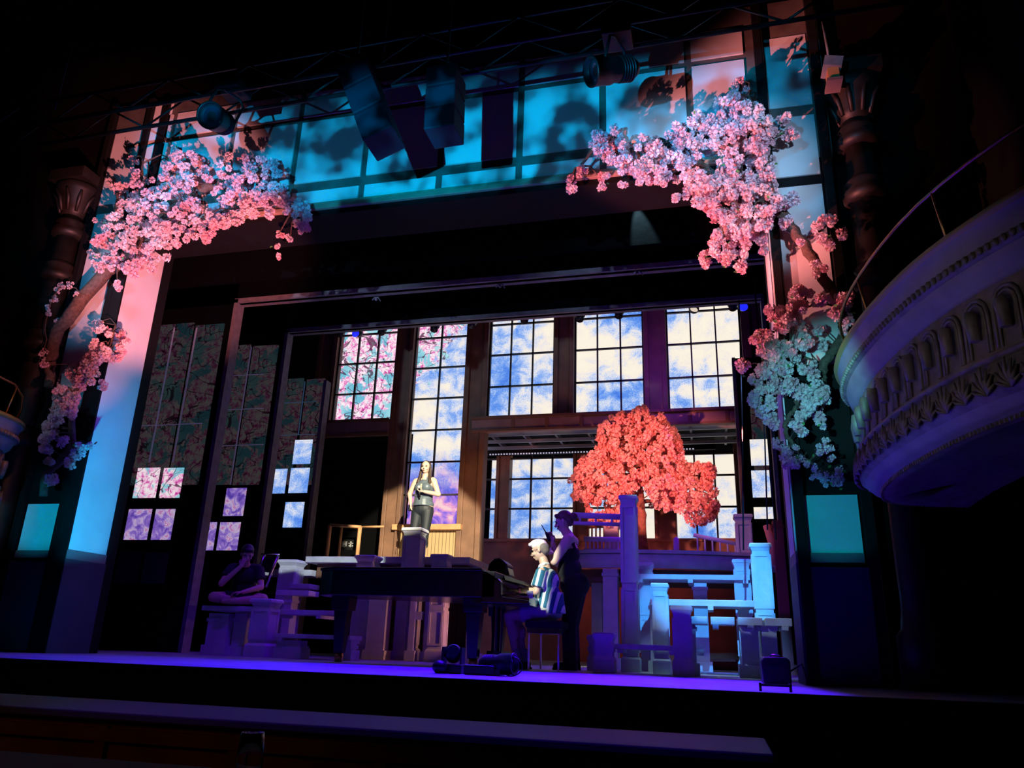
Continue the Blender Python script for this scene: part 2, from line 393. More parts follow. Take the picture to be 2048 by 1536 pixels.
leg_window(p3,12.2,[(1506,1535)],800,[(1499,880,1538,931,m_ledcloud),(1502,942,1542,995,m_ledcloud),(1507,1015,1547,1038,m_ledcloud)],[])
# thin glowing window bars drawn in the scrims
def bars(P,Y,cols,rows_,m):
    b=nb()
    for xa,y0,y1 in cols:
        u=at(xa,900,Y).x; box(b,u-.008,u+.008,Y-.03,Y-.015,at(xa,y1,Y).z,at(xa,y0,Y).z)
    for x0,x1,yy in rows_:
        a=at(x0,yy,Y); c=at(x1,yy,Y); box(b,a.x,c.x,Y-.03,Y-.015,a.z-.005,a.z+.005)
    obj('window_bars',b,m,P)
m_barl=mat('bar_glow',(.2,.2,.25),.6,emit=(.045,.035,.075),es=1)
bars(p1,9.5,[(305,660,925),(352,660,925)],[(275,405,853)],m_barl)
bars(p2,11,[(473,697,970)],[(425,528,755),(425,528,822),(425,528,893)],m_barl)
bars(p3,12.2,[(594,765,870)],[(546,634,808),(546,634,872)],mat('bar_glow_dim',(.2,.2,.25),.6,emit=(.015,.035,.07),es=1))

# ============================================================ FACTORY WINDOW WALL
YW,YF=13.0,15.0
W=thing('factory_wall','brown timber factory wall with tall mullioned windows across the rear','wall',(-3,YW,0))
def X(px,py,Y=YW): return at(px,py,Y).x
def Z(px,py,Y=YW): return at(px,py,Y).z
# upper windows: (x0,x1 at mid height px, mid y, cols, z rows)
zb=4.20; rowsU=[zb,4.79,5.42,6.04,6.7]
win=[ (X(670,750),X(789,750),3,rowsU[0]-.0),(X(816,850),X(925,850),2,None),(X(976,735),X(1108,735),3,zb),(X(1148,735),X(1288,735),3,zb),(X(1334,735),X(1487,735),3,zb)]
ZS=2.24  # sill of the tall window
piers=[(-7.45,win[0][0]),(win[0][1],win[1][0]),(win[1][1],win[2][0]),(win[2][1],win[3][0]),(win[3][1],win[4][0]),(win[4][1],1.4)]
for i,(a,c) in enumerate(piers):
    z0=0 if i in (1,2) else 4.12
    b=nb(); box(b,a,c,YW,YW+.22,z0,6.7); 
    w=c-a
    obj('pier',b,m_brown,W)
    b=nb(); box(b,a+.0,a+w*.22,YW-.05,YW,z0,6.7); box(b,c-w*.22,c,YW-.05,YW,z0,6.7)
    obj('pier_facing',b,m_brown,W,bevel=.01)
# beams
b=nb(); box(b,win[1][1]+.2,1.4,YW-.08,YW+.2,3.93,4.12); obj('beam',b,m_brown2,W,bevel=.01)
b=nb(); box(b,win[1][1]+.2,1.4,YW-.13,YW-.02,4.12,4.17); box(b,win[1][1]+.2,1.4,YW-.1,YW-.02,3.89,3.93)
for k in range(8):
    x=win[1][1]+.95+k*.62; box(b,x,x+.06,YW-.1,YW-.07,3.93,4.12)
obj('beam_moulding',b,m_brown,W)
b=nb(); box(b,-7.45,win[0][1],YW-.08,YW+.2,3.95,4.17); obj('beam',b,m_brown2,W,bevel=.01)
b=nb(); box(b,-7.45,win[0][1],YW-.12,YW-.02,4.17,4.22); box(b,-7.45,win[0][1],YW-.1,YW-.02,3.9,3.95); obj('beam_moulding',b,m_brown,W)
# muntin grids
for i,(a,c,n,z) in enumerate(win):
    b=nb()
    zlist = rowsU if n==3 else [ZS,2.78,3.39,4.0,4.62,5.24,5.86,6.4]
    for k in range(1,n): x=a+(c-a)*k/n; box(b,x-.013,x+.013,YW+.05,YW+.1,zlist[0],6.7)
    for zz in zlist: box(b,a,c,YW+.05,YW+.1,zz-.013,zz+.013)
    box(b,a,a+.03,YW+.05,YW+.1,zlist[0],6.7); box(b,c-.03,c,YW+.05,YW+.1,zlist[0],6.7)
    if n==3: box(b,a-.02,c+.02,YW-.03,YW+.12,zlist[0]-.05,zlist[0])
    obj('window_grid',b,m_munt,W)
# wainscot under the tall window
obj('wainscot',bx(win[1][0],win[1][1],YW+.02,YW+.1,0,ZS),m_bead,W)
obj('window_sill',bx(win[1][0]-.12,win[1][1]+.1,YW-.1,YW+.1,ZS-.11,ZS-.01),m_scaf,W,bevel=.008)
# glowing led screens
o=obj('led_screen',bx(-7.45,1.4,YW+.42,YW+.46,4.05,6.9),m_ledwall); tag(o,'wide upper LED screen of blossoms turning to clouds, behind the top windows','screen')
o=obj('led_screen',bx(win[1][0]-.05,win[1][1]+.05,YW+.42,YW+.46,0,4.04),m_ledwall); tag(o,'narrow LED screen of violet and pink clouds behind the standing singer','screen')
o=obj('led_screen',bx(-4.4,1.4,YF+.3,YF+.34,0,3.95),m_ledcloud); tag(o,'lower recessed LED screen of clouds behind the pink tree','screen')
# recessed lower wall
W2=thing('recessed_window_wall','reddish brown lower wall with cloud-lit windows behind the pink tree','wall',(-2,YF,0))
def XF(px,py=1000): return at(px,py,YF).x
zt,zl=at(1080,917,YF).z, at(1080,1078,YF).z
lw=[(XF(949),XF(991),1),(XF(1018),XF(1146),3),(XF(1176),XF(1308),3),(XF(1352),XF(1473),3),(XF(1500),XF(1560),2)]
e=[(XF(925)-.4,lw[0][0])]+[(lw[i][1],lw[i+1][0]) for i in range(4)]+[(lw[4][1],1.5)]
for a,c in e: obj('pier',bx(a,c,YF,YF+.2,0,4.0),m_brown,W2)
b=nb()
for a,c in e[1:5]: box(b,a,a+.06,YF-.04,YF,zl,zt+.3); box(b,c-.06,c,YF-.04,YF,zl,zt+.3)
obj('pier_facing',b,m_brown,W2)
obj('dado',bx(-4.5,1.5,YF-.02,YF+.18,0,zl),m_brown,W2)
obj('dado_rail',bx(-4.5,1.5,YF-.07,YF+.1,zl-.06,zl),m_brown,W2)
rl=[zl,zl+(zt-zl)*.375,zl+(zt-zl)*.75,zt+.02]
for a,c,n in lw:
    b=nb()
    for k in range(1,n): x=a+(c-a)*k/n; box(b,x-.017,x+.017,YF+.03,YF+.08,zl,4.0)
    for zz in rl: box(b,a,c,YF+.03,YF+.08,zz-.016,zz+.016)
    obj('window_grid',b,m_munt,W2)
# dark deck ceiling between wall and recess
D=thing('upper_deck','dark steel upper deck with exposed joists above the recessed windows','deck',(-1.5,14,4))
obj('deck_plate',bx(-4.35,1.5,YW+.26,YF-.1,4.12,4.2),m_dark,D)
b=nb()
for k in range(9): x=-4.0+k*.62; box(b,x,x+.04,YW+.26,YF-.1,4.02,4.12)
obj('joist',b,m_steel,D)
b=nb()
for yy in (13.5,14.0,14.5): box(b,-4.35,1.5,yy,yy+.05,3.96,4.02)
obj('cross_bar',b,m_steel,D)
obj('drop_fascia',bx(-4.35,XF(1436),YF-.25,YF-.2,zt+.03,4.1),m_dark,D)
b=nb()
for k in range(70):
    x=-4.3+k*.045*1.3
    if x<XF(1436): box(b,x,x+.03,YF-.262,YF-.25,zt+.035,zt+.06)
obj('led_trim_dots',b,mat('trim_dots',(.5,.5,.6),.5,emit=(.6,.6,.8),es=.6),D)
# doorway left below beam, its darkness put in as a black sheet
o=obj('doorway_dark',bx(-7.45,win[0][1],YW+.5,YW+.55,0,4.0),m_black); tag(o,'black sheet standing for the dark inside the doorway left of the singer','drape')

# ============================================================ SCENIC NEWELS, DECKS, STEPS
def newel(px0,px1,pycap,Y,pybot=None,label='',zbot=0,capk=1.28,base=True,group=None,depth=None,panels=True):
    """square newel post: shaft, moulded cap, plinth, raised panel frame"""
    a=at(px0,pycap+20,Y); c=at(px1,pycap+20,Y); w=abs(c.x-a.x); top=at((px0+px1)/2,pycap,Y).z
    x=(a.x+c.x)/2; w*= .9; t=thing('newel_post',label,'newel post',(x,Y+w/2,zbot),0,group)
    h=top-zbot; s=nb(); box(s,-w/2,w/2,-w/2,w/2,0,h-.07); sf=obj('shaft',s,m_white,t,world=False,bevel=.0025)
    s=nb(); frust(s,0,0,h-.085,h-.045,w*1.02,w*1.02,w*capk*.93,w*capk*.93); box(s,-w*capk/2,w*capk/2,-w*capk/2,w*capk/2,h-.045,h-.015)
    frust(s,0,0,h-.015,h,w*capk,w*capk,w*capk*.9,w*capk*.9); obj('cap',s,m_white,t,world=False,bevel=.0025)
    if panels and h>.35:
        s=nb(); z0,z1=(.2 if base else .04),h-.12; f=w*.14; tk=.012
        segs=[(z0,z1)] if h<1.1 else [(z0,z0+(z1-z0)*.42),(z0+(z1-z0)*.46,z1)]
        for (u,v) in segs:
            for sg in (0,1,2):
                def fr(x0,x1,zz0,zz1):
                    if sg==0: box(s,x0,x1,-w/2-tk,-w/2,zz0,zz1)
                    elif sg==1: box(s,w/2,w/2+tk,x0,x1,zz0,zz1)
                    else: box(s,-w/2-tk,-w/2,x0,x1,zz0,zz1)
                fr(-w/2,-w/2+f,u,v); fr(w/2-f,w/2,u,v); fr(-w/2+f,w/2-f,u,u+f); fr(-w/2+f,w/2-f,v-f,v)
        obj('panel_frame',s,m_white,sf,world=False)
    if base:
        s=nb(); box(s,-w*.62,w*.62,-w*.62,w*.62,0,.13); frust(s,0,0,.13,.16,w*1.24,w*1.24,w*1.04,w*1.04); obj('plinth',s,m_white,t,world=False,bevel=.0025)
    return t
def plank(px0,py0,px1,py1,Y,thick,depth,label,zs=None,blocks=(),m=None,cat='step',name='stair_tread',segs=1,gap=.03):
    a=at(px0,py0,Y); c=at(px1,py1,Y); z=zs if zs is not None else (a.z+c.z)/2
    t=thing(name,label,cat,((a.x+c.x)/2,Y+depth/2,z))
    L=(c.x-a.x)/segs
    for k in range(segs):
        obj('board',bx(a.x+k*L+(gap/2 if k else 0),a.x+(k+1)*L-(gap/2 if k<segs-1 else 0),Y,Y+depth,z-thick,z),m or m_white,t,bevel=.006)
    for px in blocks:
        q=at(px,py0,Y).x; b=nb(); box(b,q-.03,q+.03,Y-.02,Y+depth+.02,z-thick-.04,z-thick); obj('bracket',b,m_white,t)
    return t,a.x,c.x,z
# ---- right side
newel(1240,1272,990,9.0,label='tallest white newel post, in front of the pink tree',capk=1.3)
newel(1470,1504,1028,11.2,label='pink-lit newel post at the right end of the curved deck',zbot=1.35,base=False)
newel(1502,1541,1086,8.9,label='tall bright blue-lit newel post at the right end of the steps')
newel(1467,1500,1118,9.9,label='violet newel post behind the tall bright blue one')
newel(1277,1305,1125,10.0,label='short-capped newel post left of the uppermost tread')
newel(1304,1335,1166,8.75,label='brightest pale blue newel post left of the wide steps')
newel(1344,1382,1211,8.2,label='squat teal newel post at the left end of the front bench')
newel(1188,1226,1265,8.2,label='lowest dark newel post beside the standing person')
newel(1176,1205,1270,8.9,label='small vivid blue newel cap behind the lowest dark post')
def tread(px0,py0,px1,py1,Y,th,dp,lab,blocks,zs=None,**k): return plank(px0,py0,px1,py1,Y,th,dp,lab,zs,blocks,**k)
tread(1272,1144,1500,1154,9.8,.06,.5,'uppermost violet-blue stair tread below the curved deck',(1280,1380,1490))
tread(1300,1191,1518,1208,9.15,.07,.5,'bright pale blue stair tread between the blue newels',(1310,1420,1515))
tread(1364,1228,1584,1241,8.35,.075,.38,'front slab bench of four pale stones with dark gaps',(1372,1430,1500,1568),segs=4,name='slab_bench',cat='bench')
tread(1228,1285,1352,1294,8.3,.05,.35,'lowest blue tread between the dark post and squat teal post',(1240,1345))
def support(px0,px1,pyt,Y,lab,m=None,pt=None):
    a=at(px0,1250,Y); c=at(px1,1250,Y); z=at(px0,pyt,Y).z
    t=thing('support_column',lab,'column',((a.x+c.x)/2,Y+.1,0))
    obj('shaft',bx(a.x,c.x,Y,Y+.18,.12,z),m or m_white,t,bevel=.0025)
    obj('plinth',bx(a.x-.03,c.x+.03,Y-.03,Y+.21,0,.12),m or m_white,t,bevel=.0025)
    obj('collar',bx(a.x-.015,c.x+.015,Y-.015,Y+.195,z-.1,z-.06),m or m_white,t)
    return t
support(1389,1417,1164,10.6,'brown-lit column under the middle of the deck')
support(1206,1236,1137,10.8,'dim mauve column under the left end of the deck')
support(1348,1390,1240,8.45,'broad teal column under the slab bench left end')
support(1480,1515,1240,8.5,'blue-grey column under the slab bench middle')
support(1522,1552,1240,8.5,'dark blue column under the slab bench right end')
support(1300,1330,1200,9.3,'cyan-streaked stub column under the pale blue tread')
support(1478,1500,1200,9.4,'steel-blue column under the pale blue tread right end')
support(1183,1204,1150,11.4,'pale jamb column behind the standing person')
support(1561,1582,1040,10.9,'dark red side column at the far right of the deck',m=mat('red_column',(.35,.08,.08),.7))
# curved deck behind
t=thing('curved_deck','curved violet bridge deck beneath the pink tree','deck',(-.6,11.5,1.5))
pts=[(1160,1100),(1276,1098),(1334,1102),(1393,1109),(1460,1120),(1500,1133)]
zd=1.53
ed=[]
for k in range(25):
    u=k/24; x=at(1150,1100,10.7).x*(1-u)+.92*u; ed.append((x,10.75+.35*(1-math.cos((u-.25)*2.2))*1.2))
b=nb(); poly=[(x,y) for x,y in ed]+[(.92,12.1),(ed[0][0],12.1)]
prism(b,poly,zd-.045,zd,'z'); obj('deck_boards',b,m_white,t)
b=nb()
for k in range(24):
    (x0,y0),(x1,y1)=ed[k],ed[k+1]; v=[b.verts.new(q) for q in ((x0,y0+.03,zd-.05),(x1,y1+.03,zd-.05),(x1,y1+.03,zd-.24),(x0,y0+.03,zd-.24),(x0,y0+.1,zd-.05),(x1,y1+.1,zd-.05),(x1,y1+.1,zd-.24),(x0,y0+.1,zd-.24))]
    for f in ((0,1,2,3),(4,7,6,5),(3,2,6,7),(0,4,5,1)): b.faces.new([v[i] for i in f])
obj('fascia',b,m_white,t,smooth=True)
b=nb(); prism(b,[(x,y+.25) for x,y in ed]+[(.92,12.1),(ed[0][0],12.1)],zd-.4,zd-.24,'z'); obj('under_frame',b,m_brown,t)
# deck railings
def railing(label,Y,p0,p1,pyb0,pyb1,n,m=m_white,rw=.035):
    a=at(*p0,Y); c=at(*p1,Y); zb0=at(p0[0],pyb0,Y).z; zb1=at(p1[0],pyb1,Y).z
    t=thing('deck_railing',label,'railing',(a+c)/2-Vector((0,0,.3)))
    b=nb(); tube(b,[a,c],rw,8); obj('handrail',b,m,t)
    b=nb(); tube(b,[(a.x,Y,zb0),(c.x,Y,zb1)],rw*.7,6); obj('bottom_rail',b,m,t)
    for k in range(n):
        u=(k+.5)/n; b=nb(); q=a.lerp(c,u); tube(b,[(q.x,q.y,q.z),(q.x,q.y,zb0*(1-u)+zb1*u)],.014,6); obj('baluster',b,m,t)
    return t
railing('upper violet handrail running left from the tallest newel post',9.15,(1144,1030),(1240,1034),1046,1049,3)
railing('short baluster railing lit violet under the pink tree, left',10.9,(1168,1078),(1240,1079),1100,1101,9)
railing('far dark baluster railing seen against the windows by the tree',12.0,(1172,1053),(1236,1050),1078,1076,8,m_brown)
railing('pink sloping handrail at the right end of the curved deck',11.3,(1387,1070),(1478,1089),1104,1114,6,m_white,.028)
b=nb(); q=at(1352,1075,11.4); tube(b,[(q.x,11.4,zd),(q.x,11.4,q.z-.02),(q.x+.01,11.41,q.z)],[.045,.045,.02],10); o=obj('deck_stub_post',b,m_white); tag(o,'single stubby pink post on the curved deck','post')
newel(1207,1237,1045,11.6,label='magenta square post left of the pink tree trunk',zbot=zd,base=False,panels=False)
# red lit brace at far right
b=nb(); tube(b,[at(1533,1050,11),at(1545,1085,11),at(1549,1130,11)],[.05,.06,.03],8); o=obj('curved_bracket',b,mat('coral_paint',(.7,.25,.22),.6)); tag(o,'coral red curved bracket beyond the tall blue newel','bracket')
# ---- woman's platform (centre)
YS=10.6
a=at(610,1125,YS); c=at(925,1135,YS); zp=1.40
t=thing('singer_platform','white-edged raised platform the singer stands on','platform',((a.x+c.x)/2,11.6,zp))
obj('deck_slab',bx(a.x,c.x+.1,YS,12.9,zp-.09,zp),m_white,t,bevel=.006)
obj('under_frame',bx(a.x+.1,c.x,YS+.2,12.8,zp-.3,zp-.09),m_brown,t)
newel(806,841,1055,10.36,label='tall dark violet newel post in front of the singer')
newel(712,747,1110,10.1,label='small white-capped newel post left of the singer, behind the piano lid')
newel(863,894,1108,10.0,label='small white-capped newel post right of the singer')
support(734,770,1180,10.0,'blue-lit column under the piano left of centre')
support(789,812,1180,10.3,'dim mauve column between two piano legs')
support(848,886,1180,10.1,'grey column with a peach edge under the piano')
support(933,955,1180,10.4,'narrow brown column right of the piano leg')
for px,Y,lab,m in ((822,10.0,'rose-lit narrow post with side block under the piano',m_white),):
    q=at(px,1250,Y); t=thing('narrow_post',lab,'post',(q.x,Y,0))
    obj('shaft',bx(q.x-.03,q.x+.05,Y,Y+.08,0,.85),m,t); obj('side_block',bx(q.x+.05,q.x+.14,Y,Y+.08,.52,.62),m,t); obj('plinth',bx(q.x-.06,q.x+.08,Y-.02,Y+.1,0,.13),m,t)
# raw timber frame and sign boxes, stage left behind
t=thing('timber_guard_frame','raw timber guard frame in front of the dark doorway','frame',at(700,1130,12.3))
def tb(b,p0,p1,Y,r=.035):
    u,v=at(*p0,Y),at(*p1,Y); tube(b,[u,v],r,4)
for A_ in (((660,1050),(652,1123),12.2,.04),((720,1053),(713,1120),12.2,.04),((683,1054),(676,1123),12.5,.03)):
    b=nb(); tb(b,*A_); obj('upright',b,m_scaf,t)
b=nb(); tb(b,(660,1050),(722,1054),12.2,.028); tb(b,(722,1054),(768,1053),12.4,.02); obj('top_rail',b,m_scaf,t)
m_sign=mat('dim_sign',(.3,.3,.3),.6)
t=thing('sign_panel','dark notice panel with faint grey pictograms in the doorway','sign',at(691,1085,12.6))
Y=12.6
A=at(682,1075,Y);B=at(710,1100,Y); obj('board',bx(A.x,B.x,Y,Y+.02,B.z,A.z),m_dark,t)
b=nb()
def mk(b,px0,py0,px1,py1):
    u=at(px0,py0,Y-.01);v=at(px1,py1,Y-.01); box(b,u.x,v.x,Y-.012,Y,v.z,u.z)
for q in ((685,1082,687,1094),(691,1082,693,1094),(685,1082,693,1083.5),(685,1092.5,693,1094),(688,1085,690,1090)): mk(b,*q)
mk(b,700.5,1083,702,1094); mk(b,697,1086,706,1087.5); mk(b,697.5,1090,699,1093); mk(b,704,1090,705.5,1093)
obj('pictogram',b,m_sign,t)
# ---- left side
newel(503,541,1197,9.0,label='blue-violet newel post at the front of the left steps')
t,ax,cx_,zb_=plank(404,1212,510,1212,9.05,.06,.62,'dark bench slab the cross-legged person sits on',None,(),name='bench_slab',cat='bench')
support(415,455,1226,9.1,'dark wide column under the bench slab left end')
support(467,492,1226,9.2,'dim blue column under the bench slab right end')
plank(545,1214,676,1226,9.3,.06,.4,'violet stair tread right of the left front newel',None,(552,640))
plank(549,1266,700,1272,8.9,.05,.35,'low violet stair tread nearest the piano tail',None,(562,690))
support(560,605,1280,8.95,'stub column under the low violet tread, left'); support(692,705,1280,8.95,'thin stub column under the low violet tread, right')
newel(557,592,1119,10.4,label='violet-capped newel post behind the music stand')
plank(516,1139,624,1139,10.7,.09,.35,'upper violet plank behind the music stand',None,())
plank(578,1167,620,1168,10.3,.07,.3,'short violet plank under the upper plank',None,())
plank(553,1180,618,1181,9.9,.07,.3,'middle violet plank above the long violet tread',None,())
support(562,578,1190,9.95,'violet column behind the left treads')
# music stand / folded chair
t=thing('folding_chair','folded metal chair with bright edges behind the seated person','chair',at(535,1170,9.9))
b=nb(); tube(b,[at(529,1110,9.7),at(513,1150,9.7)],.02,6); tube(b,[at(556,1112,9.7),at(540,1150,9.7),at(532,1175,9.7)],.022,6); obj('frame',b,m_metal,t)
b=nb(); u=[at(531,1112,9.72),at(553,1114,9.72),at(540,1145,9.72),at(518,1143,9.72)]
f=[b.verts.new(v) for v in u]+[b.verts.new(v+Vector((0,.02,0))) for v in u]
for q in ((0,1,2,3),(7,6,5,4),(0,4,5,1),(1,5,6,2),(2,6,7,3),(3,7,4,0)): b.faces.new([f[i] for i in q])
obj('back_panel',b,m_dark,t)
b=nb(); tube(b,[at(523,1108,9.7),at(559,1109,9.7)],.012,6); obj('top_bar',b,m_metal,t)
# ============================================================ PIANO
YN=7.75; YFAR=9.15
xk=at(1058,1200,YN).x; xt=at(622,1150,YN).x; zt_=at(700,1134,YN).z; zb_=at(700,1190,YN).z
pf=thing('grand_piano','long black grand piano with closed lid in the centre of the stage','piano',((xk+xt)/2,8.4,0))
xc=xk-.42   # front edge of the case block, keys run from here to xk
def rim(o=0):
    pts=[(xk-.28+o,YN-o),(xt+.25,YN-o),(xt+.06-o,YN+.12),(xt-o,YN+.35),(xt+.03-o,YN+.6),(xt+.25,YN+.78+o)]
    for k in range(1,9):
        u=k/8; pts.append((xt+.25+u*(xk-.6-xt-.25), YN+.78+(YFAR-YN-.78)*(.5-.5*math.cos(u*PI))+o))
    pts.append((xk-.28+o,YFAR+o)); return pts
b=nb(); prism(b,[(x if x<xk-.4 else xk-.36,y) for x,y in rim()],zb_,zt_-.03,'z'); obj('case',b,m_lacq,pf,bevel=.006)
b=nb(); prism(b,[(x if x<xk-.4 else xk-.5,y) for x,y in rim(.02)],zt_-.03,zt_,'z'); obj('lid',b,m_lacq,pf,bevel=.006)
for y in (YN,YFAR-.09):
    b=nb(); prism(b,[(xk-.5,zb_-.05),(xk-.01,zb_-.06),(xk,zb_-.04),(xk-.01,zb_-.02),(xk-.29,zb_+.01),(xk-.30,zb_+.16),(xk-.33,zb_+.19),(xk-.5,zb_+.25)],y,y+.09); obj('key_cheek',b,m_lacq,pf,bevel=.008)
b=nb(); box(b,xk-.6,xk-.02,YN+.09,YFAR-.09,zb_-.06,zb_+.005); obj('keybed',b,m_lacq,pf)
b=nb()
for k in range(52): 
    y=YN+.12+k*.0225; box(b,xk-.33,xk-.03,y,y+.021,zb_+.005,zb_+.03)
obj('white_keys',b,m_key,pf)
b=nb()
for k in range(51):
    if k%7 not in (2,6): y=YN+.135+k*.0225; box(b,xk-.33,xk-.16,y,y+.012,zb_+.03,zb_+.043)
obj('black_keys',b,m_lacq,pf)
b=nb(); box(b,xk-.39,xk-.355,YN+.1,YFAR-.1,zb_+.04,zb_+.19,rot=(0,.2,0)); obj('fallboard',b,m_lacq,pf)
b=nb(); a=Vector((xk-.42,0,zt_+.0)); prism(b,[(xk-.62,zt_-.02),(xk-.60,zt_+.02),(xk-.14,zt_-.10),(xk-.15,zt_-.13)],YN+.35,YFAR-.35); obj('music_desk',b,m_lacq,pf)
b=nb(); box(b,xk-.52,xk-.33,YN,YFAR,zt_-.075,zt_-.055,rot=(0,.5,0)); obj('lid_flap',b,m_lacq,pf)
for (x,y) in ((xk-.62,YN+.22),(xk-.62,YFAR-.22),(at(684,1250,YN+.55).x,YN+.55)):
    b=nb(); frust(b,x,y,.09,zb_,.10,.10,.17,.17); frust(b,x,y,zb_-.14,zb_,.2,.2,.22,.22); lg=obj('leg',b,m_lacq,pf,bevel=.006)
    b=nb(); lathe(b,[(.0,0),(.045,0),(.05,.045),(.045,.09),(0,.09)],(x,y,0),14); obj('castor',b,m_brass,lg)
b=nb(); xp=xk-.5; box(b,xp-.03,xp,8.32,8.36,.1,zb_); box(b,xp-.03,xp,8.54,8.58,.1,zb_); box(b,xp-.06,xp+.1,8.25,8.65,.1,.17); obj('pedal_lyre',b,m_lacq,pf)
b=nb()
for k in range(3): box(b,xp+.1,xp+.22,8.36+k*.08,8.385+k*.08,.11,.125)
obj('pedal',b,m_brass,pf)
# hooded monitor beyond the piano
q=at(1000,1145,8.9)
t=thing('hooded_monitor','black rounded hooded monitor standing on the piano behind the music desk','monitor',(q.x,8.9,zt_))
b=nb(); o0=zt_+.0; hp=[(-.13,.0),(-.10,.15),(-.05,.2),(.05,.205),(.12,.15),(.125,.06),(.06,0)]
prism(b,[(q.x+u,o0+v) for u,v in hp],8.75,9.05); obj('hood',b,m_gear,t,bevel=.02)
b=nb(); box(b,q.x+.08,q.x+.13,8.78,9.02,o0+.02,o0+.14,rot=(0,-.3,0)); obj('screen',b,m_lacq,t)
b=nb(); tube(b,[(q.x-.04,8.77,o0+.205),(q.x+.05,8.77,o0+.21)],.008,6); obj('handle',b,m_metal,t)
# piano bench
bxp=at(1104,1240,8.45).x
t=thing('piano_bench','black padded piano bench with slim bright legs under the seated pianist','bench',(bxp,8.45,0))
zs_=.49
b=nb(); box(b,bxp-.22,bxp+.16,8.12,8.8,zs_-.08,zs_); obj('seat',b,m_blkcl,t,bevel=.02)
b=nb(); box(b,bxp-.2,bxp+.14,8.14,8.78,zs_-.13,zs_-.08); obj('seat_frame',b,m_lacq,t)
for x in (bxp-.19,bxp+.12):
    for y in (8.16,8.75):
        b=nb(); box(b,x,x+.018,y,y+.018,0,zs_-.13); obj('leg',b,m_metal,t)
q=at(1062,1208,7.95); b=nb(); box(b,q.x-.04,q.x+.02,7.93,7.945,zb_+.01,zb_+.085); o=obj('score_card',b,m_paper); tag(o,'small pale card propped at the near end of the piano keys','card')

# ============================================================ PEOPLE
def remesh(o,vox,it=4):
    m=o.modifiers.new('r','REMESH'); m.mode='VOXEL'; m.voxel_size=vox; m.use_smooth_shade=True
    s=o.modifiers.new('s','SMOOTH'); s.factor=.5; s.iterations=it
def part(name,bm,m,root,vox=.008,it=3,label=None):
    o=obj(name,bm,m,root,world=False,label=label)
    if vox: remesh(o,vox,it)
    return o
def hand(b,wrist,direc,palmn,curl=.5,s=1.0,side=1):
    """palm and five tapering bent fingers; direc: along the hand, palmn: out of the palm, side: thumb side sign"""
    w=Vector(wrist); d=Vector(direc).normalized(); n=Vector(palmn); n=(n-d*n.dot(d)).normalized(); a=d.cross(n)*side
    pc=w+d*.045*s
    for k in (-1.2,-.4,.4,1.2): capsule(b,w+a*k*.012*s,w+d*.085*s+a*k*.018*s,.014*s,.012*s,8)
    ln=[.075,.082,.076,.058]
    for i,k in enumerate((1.35,.45,-.45,-1.35)):
        base=w+d*.085*s+a*k*.019*s; L=ln[i]*s; p0=base; ang=curl*.7; dd=d
        for j,(fr,r) in enumerate(((.45,.0085),(.32,.0078),(.23,.007))):
            dd=(d*math.cos(ang*(j+.6))+n*math.sin(ang*(j+.6))).normalized(); p1=p0+dd*L*fr; capsule(b,p0,p1,r*s,(r-.0006)*s,8); p0=p1
    p0=w+d*.025*s+a*.026*s; dd=(d*.62+a*.7+n*.35).normalized(); p1=p0+dd*.04*s; capsule(b,p0,p1,.0125*s,.010*s,8)
    dd=(d*.85+a*.15+n*.5).normalized(); capsule(b,p1,p1+dd*.032*s,.0098*s,.008*s,8)
def head(b,c,fwd,up=(0,0,1),s=1.0,jaw=1.0):
    """head solid with brow, nose, lips, chin, ears; returns a frame function"""
    c=Vector(c); f=Vector(fwd).normalized(); u=Vector(up); u=(u-f*u.dot(f)).normalized(); r=f.cross(u)
    P=lambda x,y,z: c+(r*x+f*y+u*z)*s
    rot=Matrix((r,f,u)).transposed().to_euler()
    E=lambda p,rr: ell(b,P(*p),tuple(q*s for q in rr),rot,18,12)
    E((0,-.012,.022),(.074,.093,.088)); E((0,.012,-.028),(.06*jaw,.072,.082)); E((0,.045,-.078),(.032*jaw,.034,.026))
    E((0,.062,.018),(.052,.028,.018)); E((.037,.06,-.028),(.024,.024,.024)); E((-.037,.06,-.028),(.024,.024,.024))
    capsule(b,P(0,.078,.010),P(0,.104,-.026),.009*s,.0135*s,10); E((0,.098,-.032),(.017,.012,.009))
    E((0,.082,-.055),(.022,.012,.0065)); E((0,.080,-.065),(.019,.012,.007))
    for k in (1,-1): E((k*.076,-.01,-.008),(.010,.018,.028))
    return P,rot
def eyes(root,P,rot,s=1.0):
    b=nb()
    for k in (1,-1): ell(b,P(k*.031,.077,.001),(.0125*s,.008*s,.006*s),rot,10,8)
    part('eyes',b,m_eye,root,0)
    b=nb()
    for k in (1,-1): tube(b,[P(k*.016,.088,.017),P(k*.034,.086,.021),P(k*.05,.07,.014)],[.0035*s,.0035*s,.002*s],6)
    part('eyebrows',b,m_eye,root,0)
    b=nb(); ell(b,P(0,.089,-.0605),(.02*s,.008*s,.0055*s),rot,10,8); part('lips',b,m_face2,root,0)

